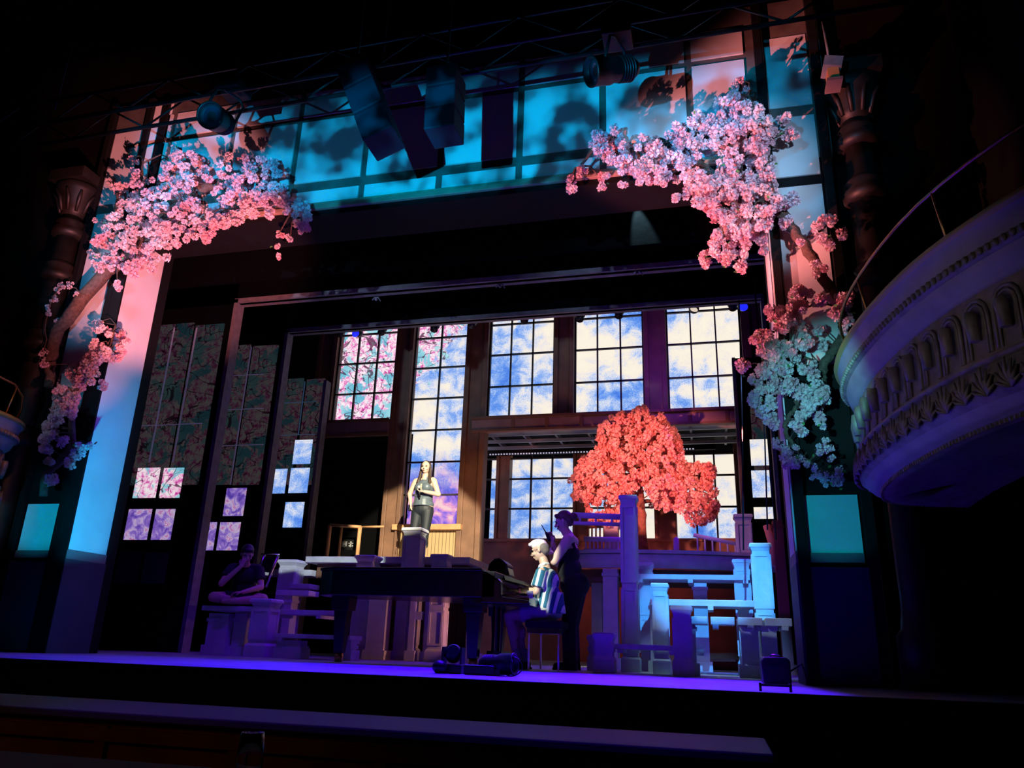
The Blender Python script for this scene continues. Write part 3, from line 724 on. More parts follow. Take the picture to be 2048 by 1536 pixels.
# ---- singer, standing on the platform, facing the house
zpF=1.40
q=at(838,1127,11.75)
S=thing('person','standing person in grey sleeveless top and black leggings holding a microphone','person',(q.x,11.75,zpF),R(-4))
H=1.0
b=nb()
ell(b,(0,0,.90),(.180,.125,.14)); ell(b,(0,.03,.86),(.17,.12,.12)); ell(b,(0,0,1.06),(.145,.105,.15)); ell(b,(0,0,1.24),(.158,.105,.14))
ell(b,(0,-.055,1.235),(.135,.075,.085))
capsule(b,(-.145,0,1.355),(.15,0,1.36),.052,.052); capsule(b,(0,0,1.36),(.01,-.01,1.47),.058,.047)
capsule(b,(.165,0,1.345),(.265,-.01,1.12),.053,.040); capsule(b,(.265,-.01,1.12),(.10,-.20,1.135),.041,.026)
capsule(b,(-.16,0,1.345),(-.265,.02,1.15),.053,.040); capsule(b,(-.265,.02,1.15),(-.205,-.04,.975),.040,.026)
hand(b,(.10,-.20,1.135),(-.9,-.15,.1),(.0,-.1,1),1.3,1,1)
hand(b,(-.205,-.04,.975),(.25,-.05,-1),(1,.1,.2),.8,1,-1)
capsule(b,(.085,0,.84),(.075,-.02,.47),.098,.062); capsule(b,(.075,-.02,.47),(.045,.01,.09),.062,.036); ell(b,(.065,.035,.34),(.05,.05,.09))
capsule(b,(-.09,0,.84),(-.12,-.03,.47),.098,.062); capsule(b,(-.12,-.03,.47),(-.13,.02,.09),.062,.036); ell(b,(-.125,.04,.34),(.05,.05,.09))
Ph,rt=head(b,(.012,-.02,1.575),(.12,-1,-.02)); part('body',b,m_skin,S,.0055,3)
eyes(S,Ph,rt)
b=nb() # top
ell(b,(0,0,.965),(.186,.133,.085)); ell(b,(0,0,1.06),(.160,.118,.13)); ell(b,(0,0,1.22),(.166,.113,.13))
ell(b,(.05,-.06,1.235),(.098,.075,.085)); ell(b,(-.05,-.06,1.235),(.098,.075,.085)); ell(b,(0,-.045,1.30),(.10,.07,.07)); ell(b,(0,-.03,1.12),(.15,.11,.12))
capsule(b,(.075,-.02,1.33),(.062,-.03,1.40),.045,.018); capsule(b,(-.075,-.02,1.33),(-.062,-.03,1.40),.045,.018); cone(b,(0,0,1.05),(0,0,.93),.15,.172)
part('tank_top',b,m_top,S,.008,3)
b=nb()
ell(b,(0,0,.885),(.187,.133,.12)); ell(b,(0,.032,.86),(.177,.127,.12))
capsule(b,(.085,0,.84),(.075,-.02,.47),.104,.067); capsule(b,(.075,-.02,.47),(.045,.01,.15),.067,.042); ell(b,(.065,.035,.34),(.054,.054,.09))
capsule(b,(-.09,0,.84),(-.12,-.03,.47),.104,.067); capsule(b,(-.12,-.03,.47),(-.13,.02,.15),.067,.042); ell(b,(-.125,.04,.34),(.054,.054,.09))
part('leggings',b,m_legg,S,.009,3)
b=nb(); ell(b,(.09,-.045,.2),(.014,.01,.008)); part('leg_logo_mark',b,m_shoeW,S,0)
for x,y in ((.045,0),(-.13,.01)):
    b=nb(); capsule(b,(x,y+.03,.045),(x+.01,y-.13,.035),.044,.036); box(b,x-.042,x+.05,y-.16,y+.07,0,.018); part('shoe',b,m_shoeW,S,.007,2)
b=nb() # hair, long and parted, falls on the shoulders
ell(b,Ph(0,-.03,.035),(.083,.088,.088),rt); ell(b,Ph(0,-.055,-.02),(.078,.055,.10),rt)
for k in (1,-1):
    capsule(b,Ph(k*.066,.0,.05),Ph(k*.080,-.01,-.06),.026,.024); capsule(b,Ph(k*.080,-.01,-.06),Ph(k*.082,.01,-.15),.026,.03)
    capsule(b,Ph(k*.082,.01,-.15),Ph(k*.098,.05,-.25),.031,.03); capsule(b,Ph(k*.098,.05,-.25),Ph(k*.092,.065,-.32),.028,.012)
capsule(b,Ph(0,-.07,-.05),Ph(0,-.08,-.22),.06,.05)
part('hair',b,m_hairb,S,.007,2)
mic=thing('microphone','handheld silver-headed microphone in the singer\'s hand','microphone',(q.x,11.75,zpF),R(-4))
b=nb(); ell(b,(.012,-.235,1.205),.029); obj('mic_head',b,mat('mic_grille',(.6,.62,.65),.35,metal=.5),mic,world=False,smooth=True)
b=nb(); cone(b,(.015,-.232,1.185),(.035,-.215,1.04),.018,.012); obj('handle',b,m_gear,mic,world=False)
ph=thing('belt_pack','small black belt pack at the singer\'s hip','pack',(q.x,11.75,zpF),R(-4))
b=nb(); box(b,-.235,-.195,-.07,.0,.86,.955); obj('pack_case',b,m_gear,ph,world=False,bevel=.006)
b=nb(); tube(b,[(-.215,-.04,.87),(-.24,-.05,.8),(-.25,-.04,.74)],.005,6); obj('antenna',b,m_gear,ph,world=False)

# ---- pianist: local frame faces -Y then turned to face -X
def seatloc(px,py,Y): return at(px,py,Y)
q=at(1097,1225,8.42)
rz=R(-90-6)
S=thing('person','seated pianist in striped shirt, pale shorts and glasses playing the piano','person',(q.x,8.42,0),rz)
sh=(0,-.045,1.0)
b=nb()
ell(b,(0,.01,.60),(.165,.13,.11)); ell(b,(0,-.005,.74),(.135,.105,.13)); ell(b,(0,-.02,.90),(.155,.11,.14))
capsule(b,(-.14,-.035,1.0),(.14,-.035,1.0),.052,.052); capsule(b,(0,-.035,1.02),(0,-.07,1.13),.056,.05)
for k in (1,-1):
    capsule(b,(k*.175,-.03,.985),(k*.20,-.075,.785),.047,.037); capsule(b,(k*.20,-.075,.785),(k*.14,-.31,.80),.038,.024)
    hand(b,(k*.14,-.31,.80),(-k*.12,-1,-.02),(0,-.1,-1),.55,1,-k)
    capsule(b,(k*.085,-.02,.585),(k*.12,-.405,.535),.085,.057); capsule(b,(k*.12,-.405,.535),(k*.11,-.30,.08),.056,.034); ell(b,(k*.115,-.34,.36),(.046,.05,.09))
    capsule(b,(k*.11,-.28,.05),(k*.115,-.42,.035),.036,.03)
Ph,rt=head(b,(0,-.11,1.235),(0,-1,-.28),s=1.0); part('body',b,m_skin2,S,.0055,3)
eyes(S,Ph,rt)
b=nb()
ell(b,(0,.012,.64),(.178,.145,.11)); ell(b,(0,-.002,.75),(.158,.13,.14)); ell(b,(0,-.018,.90),(.17,.128,.145)); capsule(b,(-.14,-.035,.985),(.14,-.035,.985),.066,.066)
cone(b,(0,.0,.78),(0,.015,.56),.155,.175)
for k in (1,-1): cone(b,(k*.165,-.03,1.0),(k*.20,-.066,.825),.062,.074)
part('striped_shirt',b,m_stripe,S,.008,2)
b=nb()
for k in (1,-1): tube(b,[(k*.01,-.115,1.02),(k*.05,-.09,1.06),(k*.055,-.04,1.085),(0,-.01,1.09)],[.016,.02,.02,.016],8)
part('collar',b,mat('shirt_white',(.75,.8,.78),.8),S,.007,2)
b=nb()
ell(b,(0,.01,.565),(.175,.14,.075))
for k in (1,-1): cone(b,(k*.08,.03,.58),(k*.108,-.27,.555),.098,.088)
part('shorts',b,m_beige,S,.009,2)
for k in (1,-1):
    b=nb(); cone(b,(k*.113,-.315,.2),(k*.11,-.295,.06),.043,.042); capsule(b,(k*.11,-.28,.055),(k*.113,-.36,.045),.042,.04); part('sock',b,m_sock,S,.007,2)
    b=nb(); capsule(b,(k*.11,-.27,.045),(k*.115,-.43,.035),.045,.037); box(b,k*.113-.042,k*.113+.042,-.47,-.22,0,.02); part('shoe',b,m_blkcl,S,.007,2)
b=nb() # bleached quiff, short dark sides
ell(b,Ph(0,-.005,.06),(.074,.088,.062),rt); ell(b,Ph(0,.05,.085),(.055,.05,.036),rt); capsule(b,Ph(-.03,.085,.085),Ph(.03,.085,.085),.022,.022); ell(b,Ph(0,.02,.10),(.05,.07,.03),rt)
part('hair',b,m_hairw,S,.006,1)
b=nb(); ell(b,Ph(0,-.04,.01),(.0775,.072,.07),rt); ell(b,Ph(0,-.058,-.02),(.066,.05,.05),rt); part('shaved_sides',b,m_hairs,S,.007,2)
b=nb()
for k in (1,-1):
    c=Ph(k*.034,.1,-.004); ring=[c+(Ph(math.cos(2*PI*i/14)*.024,0,math.sin(2*PI*i/14)*.019)-Ph(0,0,0)) for i in range(15)]
    tube(b,ring,.0022,5); tube(b,[Ph(k*.058,.098,0),Ph(k*.079,.02,.006),Ph(k*.08,-.01,0)],.002,5)
tube(b,[Ph(-.01,.103,0),Ph(.01,.103,0)],.002,5); part('glasses',b,m_gear,S,0)
b=nb(); tube(b,[(.146+.0,-.285,.797),(.148,-.262,.797)],.031,14); part('wristband',b,m_pinkb,S,0,label='pink wristband')
b=nb(); tube(b,[(.150,-.25,.797),(.152,-.238,.797)],.032,14); part('wristband',b,m_shoeW,S,0,label='white wristband')
b=nb(); tube(b,[(-.146,-.285,.797),(-.148,-.262,.797)],.031,14); part('wristband',b,m_pinkb,S,0,label='pink wristband')

# ---- standing person behind the pianist, facing stage right of picture (profile to the left)
q=at(1136,1342,8.75)
S=thing('person','standing person in black sleeveless jumpsuit with hair bun holding a radio','person',(q.x,8.75,0),R(-90))
b=nb()
ell(b,(0,.07,.90),(.165,.16,.14)); ell(b,(0,.10,.90),(.15,.12,.12)); ell(b,(0,.01,1.06),(.14,.125,.15)); ell(b,(0,-.005,1.24),(.16,.12,.15)); 
ell(b,(0,-.07,1.2),(.13,.07,.07)); capsule(b,(-.15,.03,1.39),(.15,.03,1.39),.058,.058); capsule(b,(0,.02,1.40),(0,-.05,1.50),.06,.052)
# near (left) arm folded across, far arm holds radio
capsule(b,(.18,.02,1.375),(.19,-.13,1.13),.062,.048); capsule(b,(.19,-.13,1.13),(.02,-.21,1.26),.046,.028); hand(b,(.02,-.21,1.26),(-.9,-.1,.3),(0,.9,0),.7,1,1)
capsule(b,(-.18,.02,1.375),(-.16,-.15,1.14),.06,.046); capsule(b,(-.16,-.15,1.14),(-.08,-.205,1.36),.044,.028); hand(b,(-.08,-.205,1.36),(0,-.25,1),(.9,-.4,0),1.0,1,1)
for k in (1,-1):
    capsule(b,(k*.08,.07,.86),(k*.08,.02,.48),.10,.065); capsule(b,(k*.08,.02,.48),(k*.085,.05,.09),.064,.04)
Ph,rt=head(b,(0,-.07,1.60),(0,-1,-.32)); part('body',b,m_skin,S,.0055,3)
eyes(S,Ph,rt)
b=nb()
ell(b,(0,.07,.90),(.175,.17,.15)); ell(b,(0,.10,.89),(.16,.13,.13)); ell(b,(0,.01,1.06),(.152,.137,.15)); ell(b,(0,-.005,1.23),(.166,.13,.13)); ell(b,(0,-.07,1.2),(.138,.077,.075))
for k in (1,-1):
    capsule(b,(k*.085,.0,1.30),(k*.08,.03,1.43),.03,.014); capsule(b,(k*.085,.07,1.28),(k*.08,.04,1.43),.03,.014)
    capsule(b,(k*.08,.08,.86),(k*.08,.02,.46),.115,.085); cone(b,(k*.08,.02,.5),(k*.085,.04,.07),.085,.08)
part('jumpsuit',b,m_blkcl,S,.009,3)
for k in (1,-1):
    b=nb(); capsule(b,(k*.085,.08,.045),(k*.09,-.11,.038),.045,.038); box(b,k*.087-.045,k*.087+.045,-.15,.12,0,.022); part('shoe',b,m_blkcl,S,.007,2)
b=nb(); ell(b,Ph(0,-.025,.04),(.084,.094,.086),rt); ell(b,Ph(0,-.07,-.01),(.07,.05,.07),rt); ell(b,Ph(0,-.135,.02),(.048,.046,.046),rt); capsule(b,Ph(0,-.09,.02),Ph(0,-.13,.02),.03,.03)
capsule(b,Ph(-.05,.05,.075),Ph(.05,.05,.075),.025,.025); part('hair',b,m_hairm,S,.007,2)
rd=thing('handheld_radio','slim black two-way radio held up near the standing person\'s face','radio',(q.x,8.75,0),R(-90))
b=nb(); box(b,-.075,-.035,-.275,-.245,1.38,1.49,rot=(.35,0,0)); obj('radio_case',b,m_gear,rd,world=False,bevel=.005)
b=nb(); tube(b,[(-.05,-.28,1.48),(-.05,-.335,1.57)],[.008,.005],6); obj('antenna',b,m_gear,rd,world=False)

# ---- cross-legged person on the left bench
zb2=LOC[bpy.data.objects['bench_slab'].name][0].z
zseat=at(470,1211,9.05).z
q=at(478,1200,9.3)
S=thing('person','cross-legged person in dark T-shirt sitting on the left bench slab, head in hand','person',(q.x,9.36,zseat),R(22))
b=nb()
ell(b,(0,.06,.10),(.18,.13,.11)); ell(b,(0,.04,.24),(.14,.115,.14)); ell(b,(0,-.01,.40),(.165,.12,.14)); capsule(b,(-.15,-.02,.50),(.15,-.02,.50),.056,.056); capsule(b,(0,-.04,.51),(.01,-.13,.585),.058,.05)
for k in (1,-1):
    capsule(b,(k*.10,0,.10),(k*.31,-.24,.10),.095,.065); 
capsule(b,(.31,-.24,.10),(-.05,-.36,.05),.062,.038); capsule(b,(-.05,-.36,.05),(-.16,-.33,.045),.036,.028)
capsule(b,(-.31,-.24,.10),(.05,-.30,.055),.062,.038); capsule(b,(.05,-.30,.055),(.16,-.28,.05),.036,.028)
capsule(b,(-.18,-.02,.48),(-.24,-.22,.27),.05,.04); capsule(b,(-.24,-.22,.27),(-.02,-.24,.50),.04,.026); hand(b,(-.02,-.24,.50),(.3,.1,1),(.2,1,0),.6,1,1)
capsule(b,(.18,-.02,.48),(.25,-.14,.25),.05,.04); capsule(b,(.25,-.14,.25),(.06,-.30,.17),.04,.026); hand(b,(.06,-.30,.17),(-1,-.2,-.1),(0,0,-1),.7,1,1)
Ph,rt=head(b,(.02,-.16,.665),(.35,-1,-.5)); part('body',b,m_skin2,S,.006,3)
eyes(S,Ph,rt)
b=nb(); ell(b,(0,.05,.14),(.19,.145,.11)); ell(b,(0,.04,.26),(.158,.13,.15)); ell(b,(0,-.01,.40),(.178,.134,.14)); capsule(b,(-.15,-.02,.49),(.15,-.02,.49),.068,.068)
cone(b,(-.17,-.02,.50),(-.222,-.14,.35),.066,.07); cone(b,(.17,-.02,.50),(.228,-.10,.335),.066,.07); part('t_shirt',b,m_blkcl,S,.009,2)
b=nb(); ell(b,(0,.05,.09),(.19,.14,.09)); cone(b,(.09,.02,.10),(.22,-.14,.10),.105,.098); cone(b,(-.09,.02,.10),(-.22,-.14,.10),.105,.098); part('shorts',b,m_blkcl,S,.009,2)
b=nb(); ell(b,Ph(0,-.02,.045),(.084,.095,.085),rt); ell(b,Ph(0,-.05,-.01),(.076,.06,.07),rt); ell(b,Ph(0,.06,.075),(.06,.035,.03),rt); part('hair',b,m_hairk,S,.007,2)
b=nb(); tube(b,[Ph(-.08,-.005,.0),Ph(-.06,.085,.0),Ph(.06,.085,.0),Ph(.08,-.005,0)],.003,5); part('glasses',b,m_metal,S,0)

# ============================================================ FLOOR GEAR
def lampbody(t,c,ax,L,r,lens=m_lens,ring=True):
    """cylindrical lantern from back to lens along ax"""
    ax=Vector(ax).normalized(); q=Vector((0,0,1)).rotation_difference(ax).to_matrix(); c=Vector(c)
    b=nb(); lathe(b,[(0,-L*.55),(r*.55,-L*.53),(r*.8,-L*.42),(r*.85,-L*.1),(r*.9,-.08*L),(r*.86,0),(r,.1*L),(r,.48*L),(r*1.06,.48*L),(r*1.06,.52*L),(r*.93,.52*L),(r*.90,.40*L)],c,22,q); lb=obj('lamp_body',b,m_gear,t)
    b=nb(); lathe(b,[(0,.34*L),(r*.5,.42*L),(r*.8,.40*L),(r*.90,.38*L)],c,22,q); obj('lens',b,lens,lb)
    b=nb()
    for k in range(5): lathe(b,[(r*.86,-L*(.4-.06*k)),(r*.93,-L*(.39-.06*k)),(r*.93,-L*(.375-.06*k)),(r*.86,-L*(.365-.06*k))],c,22,q)
    obj('cooling_fin',b,m_gear,lb)
def yoke(t,c,top,w,plane=(1,0,0)):
    c=Vector(c); top=Vector(top); a=Vector(plane).normalized(); b=nb()
    m_=c.lerp(top,.75); tube(b,[c+a*w,m_+a*w,m_+a*w*.6+(top-c)*.12,m_-a*w*.6+(top-c)*.12,m_-a*w,c-a*w],.014,6); obj('yoke',b,m_gear,t)
q=atz(905,1345,.1); 
t=thing('floor_lantern','small black moving head lantern at the left of the floor cable heap','stage light',(q.x,6.3,0))
x0=at(905,1345,6.3).x
b=nb(); box(b,x0-.12,x0+.1,6.2,6.42,0,.07); obj('base_box',b,m_gear,t,bevel=.01)
b=nb(); ell(b,(x0,6.3,.15),(.07,.07,.075)); obj('head',b,m_gear,t,smooth=True); b=nb(); lathe(b,[(0,0),(.04,0),(.045,.02)],(x0+.03,6.22,.17),14,Matrix.Rotation(R(80),3,'X')); obj('lens',b,m_lens,t)
b=nb(); box(b,x0-.085,x0-.07,6.25,6.35,.06,.2); box(b,x0+.07,x0+.085,6.25,6.35,.06,.2); obj('yoke',b,m_gear,t)
x1=at(965,1350,6.2).x; b=nb(); box(b,x1-.13,x1+.12,6.1,6.3,0,.075); o=obj('cable_box',b,m_gear,bevel=.015); tag(o,'flat black power box between the two floor lanterns','box')
x2=at(1000,1345,6.2).x
t=thing('floor_lantern','larger black drum-shaped lantern lying on the stage floor edge','stage light',(x2,6.2,0))
lampbody(t,(x2-.02,6.2,.085),(1,-.15,.05),.28,.08)
b=nb(); box(b,x2-.12,x2+.02,6.12,6.28,0,.05); obj('foot',b,m_gear,t)
b=nb(); pts=[(x2+.1+.09*math.cos(a_),6.15,.075+.07*math.sin(a_)) for a_ in [R(d) for d in range(150,-190,-20)]]; tube(b,pts,.005,5); obj('cable',b,m_gear,t)
x3=at(878,1352,6.15).x; b=nb(); ell(b,(x3,6.15,.05),(.06,.06,.05)); o=obj('cable_coil',b,m_gear,smooth=True); tag(o,'dark lump of coiled cable left of the small lantern','cable')
# stage left box unit
qa=at(1527,1366,6.9); qc=at(1583,1366,6.9)
t=thing('floor_monitor','black box unit with rounded top standing at the right stage edge','speaker',((qa.x+qc.x)/2,7.05,0))
h=at(1550,1314,6.9).z
b=nb(); prism(b,[(qa.x,0.0),(qc.x,0),(qc.x,h*.9),(qc.x-.03,h),(qa.x+.02,h),(qa.x-.01,h*.85)],6.86,7.2); obj('cabinet',b,m_gear,t,bevel=.015)
b=nb(); tube(b,[(qa.x+.06,6.9,h),(qa.x+.08,6.9,h+.015),(qc.x-.08,6.9,h+.015),(qc.x-.06,6.9,h)],.008,6); obj('handle',b,m_metal,t)
b=nb(); box(b,qa.x+.03,qc.x-.03,6.85,6.862,.04,h-.06); obj('grille',b,m_face,t)
b=nb(); tube(b,[(qc.x,7.0,.1),(qc.x+.1,7.0,.16),(qc.x+.13,6.98,.04),(qc.x+.25,6.9,.012),(qc.x+.3,6.8,.012)],.008,6); obj('cable',b,m_gear,t)
x4=at(1551,1387,5.6).x; b=nb(); box(b,x4-.1,x4+.1,5.55,5.57,0.03,.045); box(b,x4-.1,x4-.085,5.55,5.6,0,.05); box(b,x4+.085,x4+.1,5.55,5.6,0,.05); o=obj('small_bracket',b,m_gear); tag(o,'tiny dark bracket on the floor in front of the black box unit','bracket')
# red roll and outlet
b=nb(); a=at(1400,1330,11.4); tube(b,[(a.x,11.4,.07),(a.x+.35,11.4,.09),(a.x+.72,11.35,.07)],[.06,.08,.055],12); o=obj('cloth_roll',b,m_rug); tag(o,'dark red rolled cloth lying under the deck','cloth')
b=nb(); a=at(1402,1305,8.7); box(b,a.x-.03,a.x+.03,8.7,8.73,a.z-.03,a.z+.03); o=obj('outlet_box',b,m_white); tag(o,'small pale outlet box beside the squat teal post','outlet')
for i,(px,Y,lb) in enumerate(((1432,8.4,'left'),(1497,8.4,'middle'),(1564,8.4,'right'))): pass
# ============================================================ FOREGROUND TABLE AND GLASS
ty=1.62; zt2=-.07
tt=thing('production_table','black-clothed production table at the bottom left foreground','table',(-1.5,1.5,-.1))
b=nb(); xr2=at(825,1530,1.75).x; box(b,-3.2,xr2,.9,1.75,zt2-.03,zt2); obj('table_top',b,m_clothT,tt,bevel=.01)
b=nb(); box(b,-3.2,xr2,1.70,1.74,-1.2,zt2-.03); obj('front_cloth',b,m_clothT,tt)
g=at(498,1530,ty); 
t=thing('wine_glass','empty stemless wine glass on the dark production table','glass',(g.x,ty,zt2))
w_=abs(at(523,1466,ty).x-at(483,1466,ty).x)/2; hz_=at(503,1465,ty).z-zt2
b=nb(); prof=[(.001,0),(w_*.95,.0),(w_*1.15,hz_*.3),(w_*1.18,hz_*.5),(w_,hz_),(w_*.95,hz_),(w_*1.12,hz_*.5),(w_*1.08,hz_*.3),(w_*.8,.006),(.001,.006)]
lathe(b,prof,(0,0,0),28); obj('bowl',b,m_glass,t,world=False)
b=nb(); pr=[(w_*.99,hz_),(w_*1.01,hz_+.0008),(w_*.96,hz_+.001)]; lathe(b,pr,(0,0,0),28); obj('rim',b,m_glass,t,world=False)
g=at(402,1527,1.55); b=nb(); ell(b,(g.x,1.55,zt2+.004),.0022); o=obj('status_light',b,m_led); tag(o,'tiny red status light glowing on the dark table','light')
b=nb(); g1=at(590,1512,1.6); g2=at(650,1516,1.6); g3=at(690,1534,1.6); tube(b,[(g1.x,1.6,zt2+.003),(g2.x,1.6,zt2+.006),(g3.x,1.55,zt2+.004)],.0035,6); ell(b,(g3.x,1.55,zt2+.006),(.012,.01,.006)); o=obj('headset_cable',b,mat('grey_cable',(.4,.42,.5),.4)); tag(o,'grey cable with a clip lying on the dark table','cable')

# ============================================================ HANGING GEAR ABOVE
def linearray(label,px0,py0,px1,py1,px2,py2,Y,n,w,dp):
    """stack of flown cabinets along a leaning line from top to bottom"""
    top=at(px0,py0,Y); bot=at(px1,py1,Y); t=thing('line_array_speaker',label,'speaker',top)
    ang=math.atan2(bot.x-top.x,-(bot.z-top.z)); L=(bot-top).length/n
    for k in range(n):
        c=top.lerp(bot,(k+.5)/n); b=nb()
        box(b,c.x-w/2,c.x+w/2,Y-dp/2,Y+dp/2,c.z-L*.47,c.z+L*.47,rot=(0,-ang,0))
        obj('cabinet',b,m_spk,t,bevel=.012)
    b=nb(); box(b,top.x-w*.4,top.x+w*.4,Y-.05,Y+.05,top.z,top.z+.06); tube(b,[(top.x,Y,top.z),(top.x,Y,8.3)],.012,6); obj('rigging',b,m_gear,t)
    return t
linearray('leaning dark blue hanging speaker stack left of header centre',712,140,770,290,0,0,5.5,3,.30,.34)
linearray('upright dark blue hanging speaker stack right of the leaning one',893,150,888,276,0,0,5.4,3,.28,.3)
def movinghead(label,px,py,Y,lx,lz,r,L,top):
    c=at(px,py,Y); t=thing('moving_head_light',label,'stage light',c)
    lampbody(t,c,(lx,-.55,lz),L,r); yoke(t,c,c+Vector((.05,.1,.42)),r*1.25,(.35,1,0))
    b=nb(); box(b,c.x-.1,c.x+.16,Y-.02,Y+.24,c.z+.4,c.z+.52); tube(b,[(c.x+.05,Y+.1,c.z+.5),(c.x+.05,Y+.1,c.z+.8)],.03,8); obj('clamp_base',b,m_gear,t,bevel=.01)
    return t
movinghead('black round-lensed hanging lantern over the right of the header',1226,140,5.5,-.9,-.4,.125,.44,0)
movinghead('dark hanging lantern over the left blossom bough',436,240,5.5,.12,-.25,.13,.36,0)
# truss
def truss(label,p0,p1,h=.3,d=.3,n=22):
    p0=Vector(p0);p1=Vector(p1); t=thing('lighting_truss',label,'truss',(p0+p1)/2)
    b=nb()
    for dy,dz in ((0,0),(0,h),(d,0),(d,h)): tube(b,[p0+Vector((0,dy,dz)),p1+Vector((0,dy,dz))],.022,6)
    obj('chord',b,m_gear,t)
    for dy in (0,d):
        b=nb()
        for k in range(n):
            u=p0.lerp(p1,k/n); v=p0.lerp(p1,(k+1)/n); z0,z1=(0,h) if k%2 else (h,0)
            tube(b,[u+Vector((0,dy,z0)),v+Vector((0,dy,z1))],.012,5)
        obj('lacing',b,m_gear,t)
    for k in (.12,.5,.88):
        b=nb(); u=p0.lerp(p1,k)+Vector((0,d/2,h)); tube(b,[u,(u.x,u.y,8.42)],.008,5); obj('hoist_cable',b,m_gear,t)
truss('dark lattice truss crossing above the header in front',(-8.2,5.55,5.45),(2.3,5.55,5.6))
truss('second faint lattice truss higher up at the house ceiling',(-8.2,4.6,6.6),(2.3,4.6,6.75),.35,.35,18)
# small lamps under second portal
lampx=[(682,664,'first dark lantern from the left under the second portal'),(765,660,'second dark lantern under the second portal, over blossoms film'),(870,654,'third dark lantern under the second portal'),(945,646,'fourth dark lantern under the second portal, wider'),(1050,636,'fifth small dark lantern under the second portal'),(1160,633,'dark lantern above the second cloud window'),(1238,626,'small dark lantern above the middle cloud window'),(1465,610,'last dark lantern before the right blue-lit one')]
for px,py,lab in lampx:
    c=at(px,py-3,11.35); t=thing('stage_lantern',lab,'stage light',c,0,'lanterns under the second portal')
    b=nb(); ell(b,c,(.085,.09,.075)); cone(b,c+Vector((0,0,-.02)),c+Vector((0,-.04,-.1)),.06,.065); obj('housing',b,m_gear,t,smooth=True)
    b=nb(); tube(b,[c,c+Vector((0,0,.4))],.012,6); obj('hanger',b,m_gear,t)
for px,py,mt,lab in ((711,667,m_blueL,'glowing blue lantern under the second portal at left, before the blossoms'),(1487,614,m_blueL,'glowing blue lantern under the second portal at the right end'),(1388,619,m_warmL,'angled lantern with pale lit lens over the rightmost window')):
    Y=11.3; c=at(px,py,Y); t=thing('lit_lantern',lab,'stage light',c)
    b=nb(); ell(b,c+Vector((0,.1,.06)),(.08,.1,.08)); tube(b,[c+Vector((0,.1,.06)),c+Vector((0,.1,.4))],.012,6); obj('housing',b,m_gear,t,smooth=True)
    b=nb()
    if mt is m_blueL: ell(b,c,(.066,.03,.066))
    else: ell(b,c,(.06,.03,.035),(.3,.4,0))
    obj('lens',b,mt,t,smooth=True)
t=thing('lantern_bar','thin dark pipe above the second portal edge carrying the row of small lanterns','pipe',(-3,11.38,5.62))
b=nb(); tube(b,[(-7.3,11.38,5.62),(1.2,11.38,5.62)],.024,8); obj('pipe',b,m_gear,t)
for x in (-6,-3,0): b=nb(); tube(b,[(x,11.38,5.62),(x,11.38,8.42)],.006,5); obj('hoist_cable',b,m_gear,t)
# small clips on first portal
for px,py in ((1000,574),(1275,548),(752,600)):
    c=at(px,py,9.45); b=nb(); tube(b,[c+Vector((-.06,0,0)),c+Vector((-.03,0,.04)),c+Vector((.03,0,.04)),c+Vector((.07,0,-.02))],.01,6); ell(b,c+Vector((.0,0,.01)),.022); o=obj('rigging_clamp',b,m_steel); tag(o,{1000:'small metal clamp hanging under the middle of the nearest inner portal',1275:'small metal clamp under the right of the nearest inner portal',752:'small metal clamp under the left of the nearest inner portal'}[px],'clamp')
# hanging cables at right
for i,(p0,p1,lb) in enumerate((((1478,600),(1487,1100),'thin black cable hanging left of the right wing panes'),((1521,715),(1535,1060),'thin curved black cable crossing the right lit panes'),((1508,560),(1552,1080),'thin black cable hanging nearest the right white strip'))):
    u=at(*p0,8.2+i*.2); v=at(*p1,8.2+i*.2); b=nb(); tube(b,[u,u.lerp(v,.5)+Vector((.01,0,0)),v],.008,5); o=obj('hanging_cable',b,m_gear); tag(o,lb,'cable')

